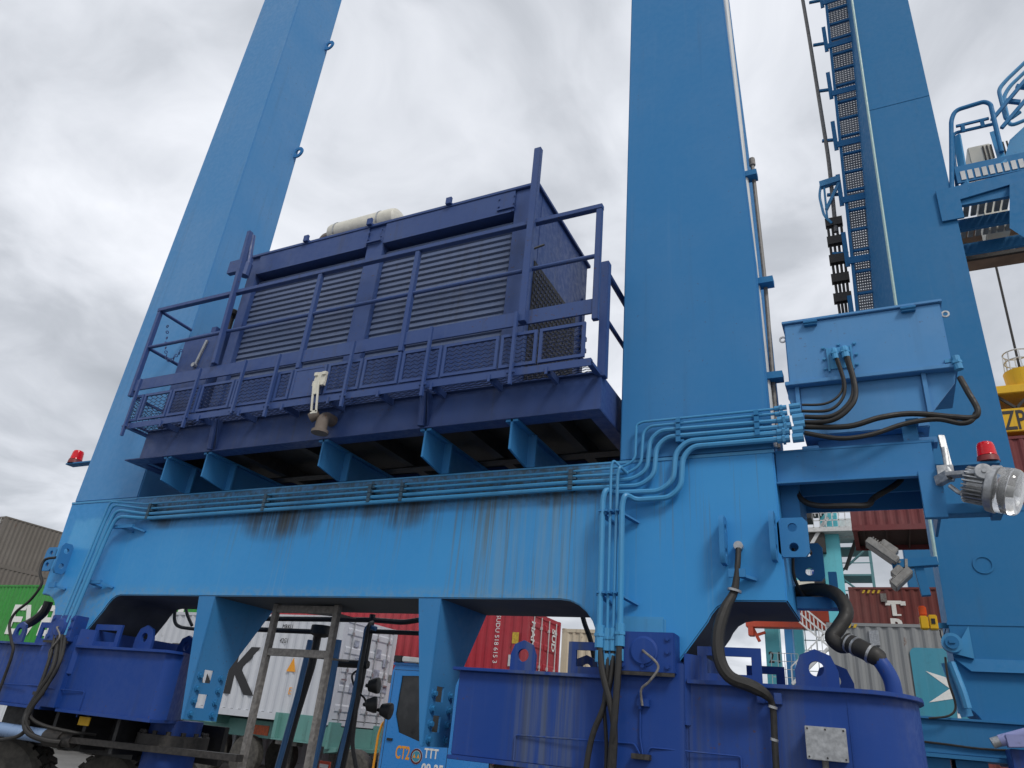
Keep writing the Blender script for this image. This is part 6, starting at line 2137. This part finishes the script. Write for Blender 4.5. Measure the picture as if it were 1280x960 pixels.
qb = thing('quay_crane', 'teal quay crane numbered 21 with a red boom far behind, seen under the right leg', 'quay crane', (-9, 80, 0))
for (px_, w, m_, nm) in ((966, 1.35, 'teal', 'column'), (987, 0.8, 'col_blue', 'column'), (999, 1.0, 'teal', 'column')):
    xx = {966: Vector((-10.097, 80.000, 11.269))[0], 987: Vector((-9.138, 86.000, 12.056))[0], 999: Vector((-8.552, 90.000, 12.578))[0]}[px_]
    yy = {966: 80, 987: 86, 999: 90}[px_]
    obj(nm, MB().box(xx - w / 2 * 1.0, xx + w / 2, yy, yy + 1.6, 0, {966: 18.5, 987: 20, 999: 21}[px_]), m_, qb, bevel=0.03)
x21 = Vector((-10.533, 79.900, 10.256))
lettering('21', 1.5, (x21[0], 79.98, x21[2]), (1, 0, 0), (0, 0, 1), 'sign_black', qb, bold=0.03, sx=0.75, spacing=1.3)
zb0, zb1 = Vector((-10.136, 78.000, 13.429))[2], Vector((-10.101, 78.000, 13.967))[2]
xb0, xb1 = Vector((-12.283, 78.000, 13.610))[0], Vector((-3.460, 78.000, 14.403))[0]
rb = MB()
rb.box(xb0, xb1 + 1, 78, 79.2, zb0 - 0.05, zb1 + 0.35)
rb.box(Vector((-7.284, 78.000, 14.482))[0], xb1 + 1, 77.9, 79.3, zb1 + 0.0, zb1 + 1.2)
rb.box(xb0 + 0.2, xb0 + 0.7, 78, 79, zb0 - 0.9, zb0)
rb.bar((xb0 + 0.6, 78.5, zb0 - 0.1), (xb0 + 1.2, 78.5, zb0 - 1.4), 0.3)
rb.bar((xb0 + 0.9, 78.5, zb0 - 0.8), (xb0 + 1.8, 78.5, zb0 - 0.5), 0.25)
bo = obj('boom', rb, 'redboom', qb, bevel=0.02)
q = Vector((-6.880, 77.800, 13.777))
obj('machine_house', MB().box(q[0] - 0.5, q[0] + 4.3, 79.5, 82, zb1 + 1.0, zb1 + 3.0), 'col_black', qb, bevel=0.03)
st2 = MB()
s0, s1 = Vector((-5.546, 60.000, 11.522)), Vector((-3.692, 60.000, 9.848))
s2 = Vector((-6.350, 60.000, 7.074))
for dz in (0.0, 0.7, 1.4):
    st2.bar(s0 + Vector((0, 0, dz - 0.4)), s1 + Vector((0, 0, dz - 0.4)), 0.12)
st2.bar(s1 + Vector((0, 0, -0.6)), s2 + Vector((0, 0, -0.4)), 0.35, 0.2)
st2.bar(s1 + Vector((0, 0, 0.6)), s2 + Vector((0, 0, 0.8)), 0.08)
for k in range(8):
    a = s0.lerp(s1, k / 7)
    st2.bar(a + Vector((0, 0, -0.4)), a + Vector((0, 0, 1.0)), 0.08)
    b = s1.lerp(s2, k / 7)
    st2.bar(b + Vector((0, 0, -0.6)), b + Vector((0, 0, 0.8)), 0.06)
obj('stairway', st2, 'pale', qb)
lr = MB()
for k in range(7):
    for px_, yy in ((976, 75), (1010, 92)):
        pass
q = Vector((-8.852, 75.000, 9.284))
for k in range(5):
    lr.bar((q[0] - 0.8, 75, q[2] - 1.5 + k * 0.7), (q[0] + 1.6, 75, q[2] - 1.5 + k * 0.7), 0.05)
    lr.bar((q[0] - 0.8 + k * 0.6, 75, q[2] - 1.5), (q[0] - 0.8 + k * 0.6, 75, q[2] + 1.3), 0.05)
obj('catwalk', lr, 'pale', qb)
lr = MB()
q = Vector((-7.558, 92.000, 13.727))
for k in range(8):
    lr.bar((q[0] - 1.6, 92, q[2] - 4 + k * 1.1), (q[0] + 2.0, 92, q[2] - 4 + k * 1.1), 0.10)
for k in range(4):
    lr.bar((q[0] - 1.6 + k * 1.2, 92, q[2] - 5), (q[0] - 1.6 + k * 1.2, 92, q[2] + 5), 0.10)
obj('catwalk', lr, 'pale', qb)
q = Vector((-5.688, 84.000, 19.236))
z1_ = Vector((-5.900, 84.000, 16.896))[2]
xs0, xs1 = Vector((-7.688, 84.000, 18.389))[0], Vector((-3.648, 84.000, 18.398))[0]
obj('cream_house', MB().box(xs0, xs1, 84, 90, z1_, q[2]), 'cream', qb, bevel=0.05)
sf = MB()
for k in range(16):
    x = xs0 + (xs1 - xs0) * k / 15
    sf.bar((x, 84.1, q[2]), (x, 84.1, q[2] + 1.0), 0.06)
sf.bar((xs0, 84.1, q[2] + 1.0), (xs1, 84.1, q[2] + 1.0), 0.07)
obj('roof_rail', sf, 'pale', qb)
g_ = Vector((-5.093, 84.000, 19.657))
obj('roof_winch', MB().cyl((g_[0] - 1.1, 85, q[2] + 0.7), (g_[0] + 1.1, 85, q[2] + 0.7), 0.65, 16), 'navy', qb)

bpy.context.view_layer.update()
